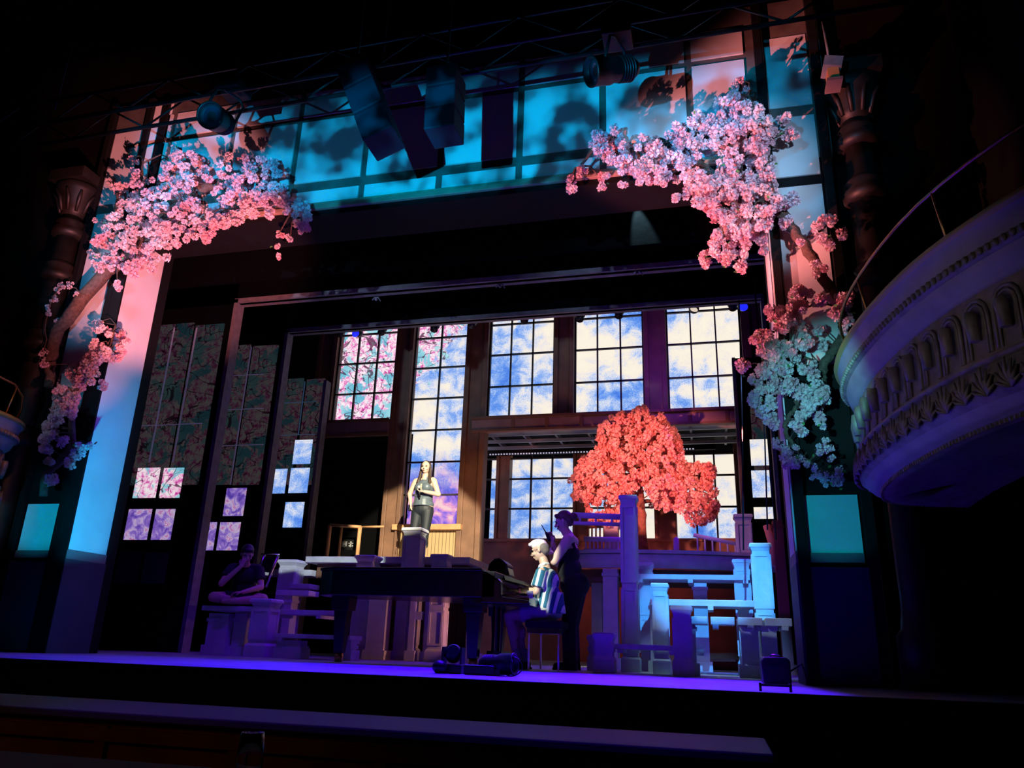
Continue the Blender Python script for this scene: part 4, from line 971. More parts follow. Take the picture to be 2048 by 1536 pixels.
# ============================================================ THEATRE BOXES
def box_balcony(side,label):
    # front plan curve for the right box, mirrored about x = -3.0 for the left
    def mir(x): return x if side>0 else -6.0-x
    ctl=[(1.9,6.75),(1.45,6.62),(1.2,6.4),(1.09,6.05),(1.06,5.6),(1.09,5.15),(1.16,4.7),(1.26,4.3),(1.40,3.95),(1.6,3.6),(1.9,3.3),(2.5,3.0)]
    # resample with catmull-rom
    cv=[]
    for i in range(len(ctl)-1):
        p0=Vector(ctl[max(i-1,0)]);p1=Vector(ctl[i]);p2=Vector(ctl[i+1]);p3=Vector(ctl[min(i+2,len(ctl)-1)])
        for k in range(8):
            t=k/8; cv.append(.5*((2*p1)+(-p0+p2)*t+(2*p0-5*p1+4*p2-p3)*t*t+(-p0+3*p1-3*p2+p3)*t**3))
    cv.append(Vector(ctl[-1]))
    cur=[]
    for i,p in enumerate(cv):
        tg=(cv[min(i+1,len(cv)-1)]-cv[max(i-1,0)]).normalized(); n=Vector((tg.y,-tg.x))
        if n.x>0 and abs(n.x)>.3: n=-n
        n=Vector((tg.y, -tg.x)) ; n = n if (n.dot(Vector((-1,-.25)))>0 or i<12) else -n
        cur.append((p,n))
    # make normals consistent: pointing away from box centre
    ctr=Vector((2.6,5.0)); cur=[(p,(n if n.dot(p-ctr)>0 else -n)) for p,n in cur]
    curM=[((mir(p.x),p.y),(n.x if side>0 else -n.x,n.y)) for p,n in cur]
    T=thing('theatre_box',label,'balcony',(mir(1.9),5.0,1.3))
    zb0,zt0=1.36,2.34; H=zt0-zb0
    def sw(name,prof,m,sm=True):
        b=nb(); sweep(b,curM,prof,sm); return obj(name,b,m,T)
    sw('soffit',[(-1.4,zb0+.14),(-.5,zb0+.05),(-.22,zb0-.0),(-.16,zb0-.012),(-.12,zb0+.012)],m_gilt)
    sw('lower_cove',[(-.12,zb0+.012),(-.10,zb0+.02),(-.075,zb0+.03),(-.05,zb0+.055),(-.045,zb0+.065),(-.03,zb0+.075)],m_cream)
    p_leaf_band=sw('leaf_band',[(-.03,zb0+.075),(.0,zb0+.10),(.015,zb0+.17),(.0,zb0+.23),(-.02,zb0+.26)],m_gilt)
    sw('ledge',[(-.02,zb0+.26),(.012,zb0+.265),(.012,zb0+.285),(-.02,zb0+.295),(-.035,zb0+.30)],m_gilt)
    p_fluted_panel=sw('fluted_panel',[(-.035,zb0+.30),(-.05,zb0+.5),(-.05,zb0+.66)],m_gilt)
    sw('cornice',[(-.05,zb0+.66),(-.02,zb0+.672),(-.02,zb0+.685),(.01,zb0+.70),(.03,zb0+.77)],m_cream)
    p_bead_course=sw('bead_course',[(.03,zb0+.77),(.05,zb0+.775),(.055,zb0+.80),(.05,zb0+.825),(.035,zb0+.83)],m_gilt)
    sw('upper_cornice',[(.035,zb0+.83),(.045,zb0+.85),(.06,zb0+.92),(.075,zb0+.935)],m_cream)
    sw('top_edge',[(.075,zb0+.935),(.095,zb0+.945),(.10,zb0+.965),(.08,zb0+.985),(0,zb0+.99)],m_gold)
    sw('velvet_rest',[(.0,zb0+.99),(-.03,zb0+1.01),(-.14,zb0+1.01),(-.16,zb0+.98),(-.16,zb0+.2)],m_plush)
    # arc length frames
    pts=[Vector(p) for p,n in curM]; acc=[0]
    for i in range(1,len(pts)): acc.append(acc[-1]+(pts[i]-pts[i-1]).length)
    def fr(s):
        s=min(max(s,0),acc[-1]-1e-4)
        for i in range(len(acc)-1):
            if acc[i+1]>=s: break
        u=(s-acc[i])/(acc[i+1]-acc[i]); p=pts[i].lerp(pts[i+1],u); n=Vector(curM[i][1]).lerp(Vector(curM[i+1][1]),u).normalized(); return p,n
    def W_(s,d,z):
        p,n=fr(s); return (p.x+n.x*d,p.y+n.y*d,z)
    sp=.205; N=int(acc[-1]/sp)
    b=nb(); b2=nb(); b3=nb()
    for k in range(N):
        s=k*sp+sp/2; ra=sp*.40; za=zb0+.53; zz=zb0+.32
        for r_,w in ((ra,.010),(ra*.74,.007)):
            path=[W_(s-r_,-.03,zz)]+[W_(s-r_*math.cos(a_),-.035,za+r_*math.sin(a_)*1.15) for a_ in [R(x) for x in range(0,181,30)]]+[W_(s+r_,-.03,zz)]
            tube(b,path,w,5)
        # hanging fluted tongue
        path=[W_(s,-.035,za+.03),W_(s,-.01,za+.01),W_(s,-.005,za-.02),W_(s,-.012,zb0+.40)]
        b2=nb(); tube(b2,path,[.008,.036,.034,.027],8); obj('flute_drop',b2,m_gilt,p_fluted_panel)
        # acanthus fan
    N2=int(acc[-1]/.15)
    for k in range(N2):
        s=k*.15+.075
        for j in range(-3,4):
            a_=j*.42; L=.115-.008*abs(j)
            path=[W_(s,.014,zb0+.095),W_(s+math.sin(a_)*L*.5,.036,zb0+.095+math.cos(a_)*L*.6),W_(s+math.sin(a_)*L*.9,.03,zb0+.10+math.cos(a_)*L*1.25)]
            tube(b3,path,[.006,.011,.005],5)
    obj('arcade_moulding',b,m_gilt,p_fluted_panel); obj('acanthus_leaves',b3,m_gilt,p_leaf_band)
    b=nb()
    for k in range(int(acc[-1]/.048)): ell(b,W_(k*.048+.02,.06,zb0+.80),(.017,.017,.021),None,6,5)
    obj('egg_beads',b,m_gilt,p_bead_course,smooth=True)
    b=nb()
    for k in range(int(acc[-1]/.035)): 
        p=W_(k*.035,-.13,zb0+.0); box(b,p[0]-.008,p[0]+.008,p[1]-.008,p[1]+.008,zb0-.012,zb0+.012)
    obj('dentils',b,m_gilt,T)
    # brass guard rail
    b=nb(); rp=[W_(acc[-1]*.10,0,zb0+1.0)]+[W_(acc[-1]*(.12+.045*k),.02,zb0+1.0+.33*min(1,(k+1)/3)**.6) for k in range(16)]
    tube(b,rp,.012,8); obj('guard_rail',b,m_brass,T)
    for f_ in (.2,.42,.64):
        b=nb(); tube(b,[W_(acc[-1]*f_,-.03,zb0+1.0),W_(acc[-1]*f_,.02,zb0+1.33)],.009,6); obj('rail_post',b,m_brass,T)
    return T
box_balcony(1,'large curved plaster theatre box with arched flutes, at the right edge')
box_balcony(-1,'curved theatre box with orange-lit velvet rest at the left edge')
# gilded proscenium columns
def pcol(x,label):
    t=thing('gilded_column',label,'column',(x,6.85,0))
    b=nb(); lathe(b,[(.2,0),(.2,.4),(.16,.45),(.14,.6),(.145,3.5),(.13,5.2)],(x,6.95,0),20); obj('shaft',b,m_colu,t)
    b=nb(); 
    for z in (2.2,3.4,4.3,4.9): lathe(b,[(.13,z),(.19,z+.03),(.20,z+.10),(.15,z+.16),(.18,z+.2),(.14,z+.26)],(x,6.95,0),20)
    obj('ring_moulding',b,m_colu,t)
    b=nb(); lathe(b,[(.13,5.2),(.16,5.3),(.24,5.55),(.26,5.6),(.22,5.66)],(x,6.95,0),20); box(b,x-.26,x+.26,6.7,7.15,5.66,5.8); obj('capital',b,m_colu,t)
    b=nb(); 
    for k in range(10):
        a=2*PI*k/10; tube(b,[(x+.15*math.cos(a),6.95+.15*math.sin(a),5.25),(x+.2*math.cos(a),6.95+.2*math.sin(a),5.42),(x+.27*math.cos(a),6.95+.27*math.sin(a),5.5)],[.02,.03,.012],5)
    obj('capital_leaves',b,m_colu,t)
pcol(-7.70,'dim gilded column left of the show portal'); pcol(1.58,'dim gilded column right of the show portal')
# wall lantern top right
c=at(1668,140,6.6); t=thing('hanging_spot','small pale hanging fixture with amber lit grid at the upper right','stage light',c)
b=nb(); box(b,c.x-.1,c.x+.07,6.5,6.7,c.z-.02,c.z+.09,rot=(0,.25,0)); obj('top_box',b,m_grey,t)
b=nb(); tube(b,[c+Vector((-.03,0,.08)),c+Vector((-.05,0,.6))],.012,6); obj('drop_rod',b,m_steel,t)
b=nb(); box(b,c.x-.07,c.x+.03,6.53,6.67,c.z-.16,c.z-.02); obj('grid_housing',b,mat('amber_grid',(.5,.2,.06),.5),t)
b=nb(); box(b,c.x-.09,c.x+.05,6.5,6.7,c.z-.19,c.z-.16); obj('bottom_plate',b,m_plinth,t)
# ============================================================ CHERRY BLOSSOM
def petals(vs,fs,tn,c,r,rng,n=20,tint=.5,psz=.62):
    """one double blossom: ruffled notched petals set round a small core"""
    c=Vector(c)
    for k in range(n):
        z=1-2*(k+.5)/n; ph=k*2.39996+rng.random()*.5; rr=math.sqrt(max(0,1-z*z))
        d=Vector((rr*math.cos(ph),rr*math.sin(ph),z)); 
        t=Vector((rng.uniform(-1,1),rng.uniform(-1,1),rng.uniform(-1,1))); t=(t-d*t.dot(d)).normalized(); s=d.cross(t)
        b=c+d*r*.28; q=r*psz*rng.uniform(.8,1.15); o=c+d*r*rng.uniform(.72,1.02)
        i=len(vs); lift=d*q*.28
        vs += [tuple(b),tuple(o+s*q*.62-t*q*.1),tuple(o+s*q*.42+t*q*.72+lift),tuple(o+t*q*.52),tuple(o-s*q*.42+t*q*.72+lift),tuple(o-s*q*.62-t*q*.1)]
        fs += [(i,i+1,i+2,i+3),(i,i+3,i+4,i+5)]
        tn += [tint+rng.uniform(-.12,.12)]*6
def blossom_obj(name,cl,m,parent,rng,n=20,label=None):
    vs=[];fs=[];tn=[]
    L=LOC[parent.name][0]
    for (p,r,tint) in cl: petals(vs,fs,tn,Vector(p)-L,r,rng,n,tint)
    me=bpy.data.meshes.new(name); me.from_pydata(vs,[],fs); a=me.attributes.new('tint','FLOAT','POINT'); a.data.foreach_set('value',tn)
    me.materials.append(m); o=bpy.data.objects.new(name,me); C.objects.link(o); o.parent=parent
    if label: o['label']=label
    return o
def leaves_obj(pts,parent,rng,sz=.03):
    b=nb()
    for p in pts:
        d=Vector((rng.uniform(-1,1),rng.uniform(-1,.3),rng.uniform(-1,.6))).normalized(); s=d.cross(Vector((0,1,.3))).normalized(); up=d.cross(s)
        L=sz*rng.uniform(.8,1.6); v=[b.verts.new(q) for q in (p,p+d*L*.45+s*L*.28+up*L*.05,p+d*L,p+d*L*.45-s*L*.28+up*L*.05,p+d*L*.45-up*L*.05)]
        b.faces.new((v[0],v[1],v[4])); b.faces.new((v[1],v[2],v[4])); b.faces.new((v[2],v[3],v[4])); b.faces.new((v[3],v[0],v[4]))
    return obj('leaves',b,m_leaf,parent)
def inpoly(x,y,P):
    r=False;n=len(P);j=n-1
    for i in range(n):
        if (P[i][1]>y)!=(P[j][1]>y) and x<(P[j][0]-P[i][0])*(y-P[i][1])/(P[j][1]-P[i][1])+P[i][0]: r=not r
        j=i
    return r
def scatter_poly(P,n,Y0,Y1,rng,r0,r1,edge=.6):
    xs=[p[0] for p in P]; ys=[p[1] for p in P]; out=[]
    while len(out)<n:
        x=rng.uniform(min(xs),max(xs)); y=rng.uniform(min(ys),max(ys))
        if not inpoly(x,y,P): continue
        if noise.noise((x*.018,y*.018,3.3))<-.25 and rng.random()<.75: continue
        out.append((at(x,y,rng.uniform(Y0,Y1)),rng.uniform(r0,r1),min(1,max(0,.5+.9*noise.noise((x*.02,y*.02,9))))))
    return out
def scatter_blob(x,y,rp,n,Y0,Y1,rng,r0,r1,tint=None):
    out=[]
    for k in range(n):
        a=rng.uniform(0,2*PI); q=rp*math.sqrt(rng.random())*.85
        out.append((at(x+q*math.cos(a),y+q*math.sin(a),rng.uniform(Y0,Y1)),rng.uniform(r0,r1),rng.random() if tint is None else tint))
    return out
def pxline(pts,Y): return [at(x,y,yy) for (x,y),yy in zip(pts,(Y if isinstance(Y,list) else [Y]*len(pts)))]
def wig(pts,rng,amp=.03,sub=4):
    out=[]
    for i in range(len(pts)-1):
        for k in range(sub):
            p=pts[i].lerp(pts[i+1],k/sub)
            if k: p=p+Vector([rng.uniform(-amp,amp) for _ in range(3)])
            out.append(p)
    out.append(pts[-1]); return out
def twigs(b,trunk,targets,rng,r=.009):
    for p in targets:
        q=min(trunk,key=lambda t:(t-p).length); 
        m_=q.lerp(p,.5)+Vector((rng.uniform(-.05,.05),rng.uniform(-.03,.03),rng.uniform(.0,.08)))
        tube(b,[q,m_,p],[r*1.4,r,r*.5],5,cap=False)
rng=random.Random(5)
# --- upper left bough
polyL=[(350,290),(372,298),(400,316),(440,312),(480,308),(520,318),(548,312),(560,345),(580,390),(612,410),(622,440),(610,462),(590,450),(560,446),(520,425),(478,446),(430,458),(418,486),(380,480),(345,512),(300,545),(262,550),(230,540),(200,556),(180,520),(178,480),(200,468),(186,432),(216,430),(235,402),(215,360),(258,352),(262,312),(276,318),(290,360),(322,345),(335,320)]
T=thing('cherry_bough','big pink cherry bough arching over the upper left of the portal','blossom bough',at(190,560,6.7))
cl=scatter_poly(polyL,640,6.45,6.95,rng,.030,.052)
cl+=scatter_blob(558,470,8,3,6.8,6.85,rng,.025,.035)+scatter_blob(557,495,6,3,6.8,6.85,rng,.022,.03)+scatter_blob(559,512,6,2,6.8,6.85,rng,.022,.03)+scatter_blob(580,478,8,3,6.8,6.85,rng,.025,.035)+scatter_blob(605,452,16,7,6.7,6.9,rng,.03,.04)
cl+=scatter_blob(610,430,14,6,6.7,6.9,rng,.03,.04)+scatter_blob(265,318,6,3,6.7,6.8,rng,.02,.03)+scatter_blob(235,575,14,7,6.7,6.8,rng,.02,.03)
tr=wig(pxline([(97,775),(101,730),(106,690),(118,655),(147,622),(180,580),(208,549),(240,523),(285,480),(330,430),(400,380),(470,350),(550,355)],[6.85]*13),rng,.012)
b=nb(); tube(b,tr,[.05+.028*math.sin(min(1,i/18)*PI*.5)*(1 if i<26 else max(.2,1-(i-26)/26)) for i in range(len(tr))],10)
br=wig(pxline([(285,480),(280,420),(283,360),(285,315)],6.7),rng,.015); tube(b,br,[.028,.024,.02,.018,.016,.015,.015,.014,.013,.012,.012,.011,.01][:len(br)],7)
tr2=wig(pxline([(330,430),(390,440),(460,420),(540,400),(600,420)],6.75),rng,.02); tube(b,tr2,.016,6)
tr3=wig(pxline([(240,523),(225,470),(235,400)],6.75),rng,.02); tube(b,tr3,.018,6)
twigs(b,tr+tr2+tr3+br,[c[0] for c in cl[::6]],rng)
obj('branch',b,m_bark,T); blossom_obj('blossoms',cl,m_petal,T,rng); leaves_obj([c[0]+Vector((rng.uniform(-.05,.05),-.02,rng.uniform(-.06,.04))) for c in cl[::7]],T,rng)
# sparse sprig left of the trunk
T=thing('cherry_sprig','sparse shaded cherry sprig hanging left of the left trunk','blossom sprig',at(110,590,6.75))
cl=[]
for x,y,r_,n in ((118,575,12,6),(108,600,10,5),(100,615,8,4),(150,590,10,4),(140,570,8,4),(96,625,7,3),(112,645,8,3),(90,702,6,2),(88,715,7,3)): cl+=scatter_blob(x,y,r_,n,6.7,6.85,rng,.018,.03,.7)
b=nb(); tt_=wig(pxline([(170,590),(145,575),(118,575),(100,610),(92,640),(88,715)],6.78),rng,.015); tube(b,tt_,.007,5); obj('branch',b,m_bark,T); blossom_obj('blossoms',cl,m_petal,T,rng,14)
# --- lower left bough
T=thing('cherry_bough','lower left cherry bough of pink clusters over the frosted side panel','blossom bough',at(100,850,6.7))
cl=[]
for x,y,r_,n in ((197,655,13,9),(215,665,10,6),(243,668,9,6),(240,700,13,9),(190,690,14,10),(205,705,20,20),(232,715,12,8),(185,722,18,16),(175,738,20,20),(150,745,20,20),(160,765,16,12),(125,790,20,20),(140,800,20,20),(118,815,18,18),(140,825,14,10),(110,840,16,14),(92,858,14,12),(103,870,12,10),(88,880,10,8),(128,882,12,8),(92,900,10,8),(205,770,9,4),(185,755,14,8),(100,925,10,7),(103,960,10,8),(140,925,10,6),(155,905,12,7),(165,895,10,6),(178,897,8,4),(90,730,5,2),(82,705,6,2),(250,680,8,4)): cl+=scatter_blob(x,y,r_,n,6.55,6.85,rng,.028,.043)
b=nb(); tt_=wig(pxline([(232,650),(215,700),(170,750),(140,800),(143,850),(145,890),(119,925),(92,950),(87,992)],6.78),rng,.012); tube(b,tt_,[.012+.03*min(1,i/20) for i in range(len(tt_))],8)
t4=wig(pxline([(119,925),(150,912),(185,893)],6.75),rng,.01); tube(b,t4,.010,6); twigs(b,tt_+t4,[c[0] for c in cl[::5]],rng,.006)
obj('branch',b,m_bark,T); blossom_obj('blossoms',cl,m_petal,T,rng); leaves_obj([c[0]+Vector((rng.uniform(-.05,.05),-.02,rng.uniform(-.06,.04))) for c in cl[-60::3]],T,rng)
# --- upper right bough
S2=lambda L:[(1100+x*.3581,50+y*.3581) for x,y in L]
polyR=S2([(225,620),(300,575),(375,570),(395,640),(500,620),(610,610),(640,630),(700,560),(770,560),(800,470),(870,520),(960,390),(1020,350),(1060,320),(1130,380),(1140,450),(1200,460),(1230,520),(1290,520),(1240,640),(1250,720),(1230,820),(1260,900),(1300,960),(1240,1080),(1190,1170),(1120,1190),(1080,1280),(990,1300),(900,1300),(900,1150),(910,1060),(870,1040),(810,1020),(740,950),(720,880),(620,880),(500,850),(400,800),(330,770),(240,740)])
T=thing('cherry_bough','largest pink cherry bough hanging from the upper right of the portal','blossom bough',at(1550,420,6.7))
cl=scatter_poly(polyR,760,6.4,6.95,rng,.030,.052)
for x,y,r_,n in ((115,870,25,5),(120,910,25,4),(180,820,30,6),(290,900,18,3),(295,850,22,4),(410,890,20,4),(412,820,20,4),(500,875,20,4),(560,860,25,6),(630,875,20,4),(700,960,20,5),(860,1320,26,8),(860,1280,18,4),(1070,1350,30,9),(1080,1280,25,6),(1190,1260,16,4),(1180,1200,25,6),(970,1310,30,8),(1320,520,18,5),(1300,530,20,4),(1360,600,32,10),(1330,620,20,5),(1350,975,36,14),(1300,1000,36,12),(1200,1040,45,14),(1060,310,10,3),(1030,350,14,5),(1320,1110,35,10),(1215,1110,25,6),(1400,1210,12,3),(1490,1130,25,8),(1520,1180,30,9),(1570,1090,28,7),(1630,1165,30,8),(1560,1240,18,4),(1515,1080,15,4),(1540,1210,20,5),(1490,1390,25,6),(1480,1330,14,3),(1525,1360,12,3)):
    X_,Y_=S2([(x,y)])[0]; cl+=scatter_blob(X_,Y_,r_*.3581*1.05,n,6.55,6.85,rng,.026,.042)
tr=wig(pxline(S2([(640,640),(830,760),(1000,900),(1100,1000),(1245,1010),(1330,1100),(1400,1200),(1480,1330),(1570,1480)]),6.8),rng,.014)
b=nb(); tube(b,tr,[.015+.035*min(1,i/14) for i in range(len(tr))],9)
tr2=wig(pxline(S2([(1230,640),(1210,760),(1235,900),(1260,1000)]),6.85),rng,.014); tube(b,tr2,.028,7)
tr3=wig(pxline(S2([(1100,1000),(1000,700),(900,600),(700,640),(420,700),(260,680),(130,830)]),6.75),rng,.02); tube(b,tr3,.015,6)
tr4=wig(pxline(S2([(1230,640),(1140,480),(1060,330)]),6.8),rng,.015); tube(b,tr4,.012,6)
tr5=wig(pxline(S2([(1400,1200),(1490,1160),(1560,1100),(1630,1160)]),6.8),rng,.012); tube(b,tr5,.008,6)
tr6=wig(pxline(S2([(1245,1010),(1100,1130),(960,1270),(870,1310)]),6.7),rng,.015); tube(b,tr6,.01,6)
twigs(b,tr+tr2+tr3+tr4+tr5+tr6,[c[0] for c in cl[::6]],rng)
obj('branch',b,m_bark,T); blossom_obj('blossoms',cl,m_petal,T,rng); leaves_obj([c[0]+Vector((rng.uniform(-.05,.05),-.02,rng.uniform(-.06,.04))) for c in cl[::7]],T,rng)
# --- lower right boughs
S3=lambda x,y:(1480+x*.293,550+y*.293)
def rb(label,blobs,paths,kind='cherry_bough',cat='blossom bough',pr=.012,n_=20,rr=(.028,.043)):
    T=thing(kind,label,cat,at(*S3(*blobs[0][:2]),6.7)); cl=[]
    for x,y,r_ in blobs:
        X_,Y_=S3(x,y); R_=r_*.293; cl+=scatter_blob(X_,Y_,R_,max(3,int(R_*R_*.085)),6.5,6.85,rng,*rr)
    b=nb(); tt_=[]
    for pth,r_ in paths: w=wig(pxline([S3(*p) for p in pth],6.78),rng,.012); tube(b,w,r_,7); tt_+=w
    twigs(b,tt_,[c[0] for c in cl[::4]],rng,.005); obj('branch',b,m_bark,T); blossom_obj('blossoms',cl,m_petal,T,rng,n_)
    leaves_obj([c[0]+Vector((rng.uniform(-.05,.05),-.03,rng.uniform(-.06,.04))) for c in cl[::6]],T,rng)
rb('right cherry bough of loose pink clusters beside the pale strip',[(400,120,50),(380,160,40),(470,110,22),(540,180,40),(420,220,35),(700,180,55),(730,150,35),(650,270,32),(740,300,28),(660,220,30),(710,380,25),(280,280,70),(350,260,55),(230,290,30),(350,310,30),(430,370,28),(425,325,20),(200,250,24),(290,360,35),(250,360,20),(160,440,70),(170,500,60),(230,520,80),(110,440,30),(330,500,60),(390,560,30),(450,460,38),(400,470,25),(530,380,24),(570,480,26),(250,600,55),(310,640,40),(430,650,34),(500,680,32),(505,605,16),(480,650,20),(160,650,50),(230,680,30),(20,620,36),(90,710,24),(150,770,32),(130,740,20),(110,830,30),(90,860,22),(105,885,22),(145,920,30),(140,940,25),(220,880,26),(215,850,22),(215,990,34),(225,1010,25),(235,760,40)],
   [([(600,60),(640,120),(690,220),(720,310),(700,420),(640,520),(570,610),(560,700),(570,740)],[.036]*12+[.042]*21),([(690,220),(500,200),(400,230),(300,280),(200,260)],.009),([(570,610),(430,560),(330,500),(240,540),(160,470)],.009),([(240,540),(180,640),(150,780),(110,870)],.006),([(240,540),(300,660),(220,880),(215,990)],.006),([(180,620),(100,600),(20,610)],.005)])
rb('lower right cherry bough of white and cyan-lit clusters beside the theatre box',[(350,740,35),(320,780,35),(400,800,42),(440,790,30),(470,880,50),(440,880,35),(560,800,48),(520,770,40),(540,860,45),(580,850,25),(450,950,42),(420,980,30),(540,980,34),(560,1020,20),(400,1050,12),(430,1080,14),(360,1020,14)],
   [([(300,740),(380,830),(400,890),(350,940),(310,1010),(310,1070),(370,1180)],[.02]*25),([(380,830),(470,860),(560,960),(570,1040)],.009)])
rb('lowest cherry sprig at right, small cyan-lit flowers and green leaves',[(250,1150,30),(270,1175,25),(330,1200,34),(300,1240,30),(350,1260,30),(310,1300,28),(380,1190,22),(360,1300,20),(420,1250,26),(390,1290,22),(450,1290,20),(500,1320,22),(550,1180,30),(530,1220,25),(590,1190,20),(620,1180,14),(620,1250,20),(590,1130,10),(540,1360,30),(570,1390,28),(600,1370,22),(640,1400,24),(675,1335,18),(680,1370,16),(490,1380,14),(590,1430,12),(665,1415,14),(690,1395,10)],
   [([(370,1180),(430,1240),(480,1280),(520,1320),(570,1370),(640,1400),(700,1400)],.018),([(370,1180),(300,1170),(250,1150)],.008),([(480,1260),(550,1190),(600,1140)],.005),([(570,1370),(640,1340),(680,1330)],.004)],'cherry_sprig','blossom sprig',n_=12,rr=(.018,.032))
# --- tree on the deck
A6=lambda L:[(1100+x*.293,580+y*.293) for x,y in L]; A8=lambda L:[(1100+x*.293,950+y*.293) for x,y in L]
polyT=A6([(610,785),(650,800),(680,860),(760,860),(812,885),(800,930),(885,960),(880,1030),(910,1060),(900,1150),(940,1200),(1080,1190),(1140,1225),(1100,1290),(1150,1430),(1140,1500)])+A8([(1120,270),(1080,330),(1000,350),(910,300),(850,250),(750,240),(700,210),(660,180),(640,90),(590,60),(580,200),(520,330),(450,330),(380,340),(280,320),(240,240),(190,210),(165,150),(140,50)])+A6([(135,1300),(180,1220),(240,1130),(330,1110),(330,1020),(345,910),(440,850),(560,850)])
T=thing('cherry_tree','coral pink artificial cherry tree standing on the curved deck','tree',at(1285,1092,11.85))
def treecl(n):
    out=[]; xs=[p[0] for p in polyT]; ys=[p[1] for p in polyT]
    while len(out)<n:
        x=rng.uniform(min(xs),max(xs)); y=rng.uniform(min(ys),max(ys))
        if not inpoly(x,y,polyT): continue
        if y>980 and rng.random()<.35: continue
        if noise.noise((x*.03,y*.03,7.7))<-.3 and rng.random()<.6: continue
        dw=.55*(1-((x-1285)/160)**2*.8)
        out.append((at(x,y,11.85+rng.uniform(-dw,dw)),rng.uniform(.042,.068),min(1,max(0,.4+.8*noise.noise((x*.03,y*.03,2))))))
    return out
cl=treecl(1250)
base=at(1285,1092,11.85); base.z=zd
tk=wig([base,at(1283,1040,11.85),at(1282,1000,11.85),at(1276,950,11.85),at(1280,890,11.85),at(1284,830,11.85)],rng,.015)
b=nb(); tube(b,tk,[.085,.08,.075,.072,.07,.068,.065,.06,.055,.05,.045,.04,.035,.03,.028,.025,.022,.02,.018,.016,.014][:len(tk)],10)
lims=[]
for pth in ([(1282,1005),(1310,1000),(1350,997),(1400,1010)],[(1282,990),(1250,980),(1200,990),(1160,975)],[(1278,960),(1330,950),(1400,960)],[(1276,950),(1230,920),(1190,930)],[(1279,900),(1320,880),(1350,880)],[(1279,900),(1240,880),(1215,870)]):
    yy=11.85+rng.uniform(-.25,.25); w=wig(pxline(pth,[11.85]+[yy]*(len(pth)-1)),rng,.02); tube(b,w,[max(.008,.036-.0022*i) for i in range(len(w))],7); lims+=w
twigs(b,tk[6:]+lims,[c[0] for c in cl[::8]],rng,.008)
obj('trunk',b,mat('trunk_brown',(.20,.09,.06),.9,noise_amt=.4,nscale=20,bump=.8,bscale=40),T); blossom_obj('blossoms',cl,m_petalT,T,rng,18)

# ============================================================ LIGHT
def spot(name,loc,tgt,col,P,ang,blend=.3,size=.05,gobo=None,sh=None,soft=.02):
    """theatre lantern or added fill light; gobo=(scale,lo,hi,offset) leaf breakup, sh=(left,right,bottom,top) shutter blades as tangents"""
    l=bpy.data.lights.new(name,'SPOT'); l.color=col; l.energy=P; l.spot_size=R(ang); l.spot_blend=blend; l.shadow_soft_size=size
    o=bpy.data.objects.new(name,l); C.objects.link(o); o.location=loc; o.rotation_euler=(Vector(tgt)-Vector(loc)).to_track_quat('-Z','Y').to_euler()
    if gobo or sh:
        l.use_nodes=True; nt=l.node_tree; e=nt.nodes['Emission']; L=nt.links.new
        tc=nt.nodes.new('ShaderNodeTexCoord'); src=None
        if gobo:
            sc,lo,hi,off=gobo
            mp=nt.nodes.new('ShaderNodeMapping'); mp.inputs['Location'].default_value=off
            n=nt.nodes.new('ShaderNodeTexNoise'); n.inputs['Scale'].default_value=sc; n.inputs['Detail'].default_value=2.5
            r=nt.nodes.new('ShaderNodeValToRGB'); r.color_ramp.elements[0].position=lo; r.color_ramp.elements[1].position=hi
            r.color_ramp.elements[0].color=(.07,.07,.07,1); r.color_ramp.elements[1].color=(1,1,1,1)
            L(tc.outputs['Normal'],mp.inputs['Vector']); L(mp.outputs[0],n.inputs['Vector']); L(n.outputs['Fac'],r.inputs['Fac']); L(r.outputs['Color'],e.inputs['Color'])
            src=r.outputs['Color']
        if sh:
            sp=nt.nodes.new('ShaderNodeSeparateXYZ'); L(tc.outputs['Normal'],sp.inputs[0])
            ab=nt.nodes.new('ShaderNodeMath'); ab.operation='ABSOLUTE'; L(sp.outputs['Z'],ab.inputs[0])
            res=None
            for ax,lo,hi in (('X',sh[0],sh[1]),('Y',sh[2],sh[3])):
                d=nt.nodes.new('ShaderNodeMath'); d.operation='DIVIDE'; L(sp.outputs[ax],d.inputs[0]); L(ab.outputs[0],d.inputs[1])
                for v,sg in ((lo,1),(hi,-1)):
                    if v is None: continue
                    m=nt.nodes.new('ShaderNodeMapRange'); m.interpolation_type='SMOOTHSTEP'; L(d.outputs[0],m.inputs['Value'])
                    m.inputs['From Min'].default_value=v-soft*sg; m.inputs['From Max'].default_value=v+soft*sg
                    if res is None: res=m.outputs[0]
                    else:
                        q=nt.nodes.new('ShaderNodeMath'); q.operation='MULTIPLY'; L(res,q.inputs[0]); L(m.outputs[0],q.inputs[1]); res=q.outputs[0]
            L(res,e.inputs['Strength'])
    return o
def cut(loc,tgt,pts):
    """shutter tangents (left,right,bottom,top) that just hold the given points"""
    q=(Vector(tgt)-Vector(loc)).to_track_quat('-Z','Y').inverted(); xs=[];ys=[]
    for p in pts: v=q@(Vector(p)-Vector(loc)); xs.append(v.x/-v.z); ys.append(v.y/-v.z)
    return (min(xs),max(xs),min(ys),max(ys))
CY=(.0,.33,.70); PK=(1,.27,.27); CW=(.42,.66,1)
Lp=(-2.15,0,1.5)
g_=cut(Lp,(-2.6,7,5.6),[(-6.6,7,5.02),(.65,7,5.0),(-2.6,7,6.32),(-6.6,7,6.2)])
spot('header_wash',Lp,(-2.6,7,5.6),(.0,.34,.72),6000,72,.3,.02,(20,.40,.58,(1,2,0)),g_,.03)
spot('header_warm',(-2.0,3.2,.2),(-2.6,7,5.4),(1,.45,.32),5,75,.6,.3)
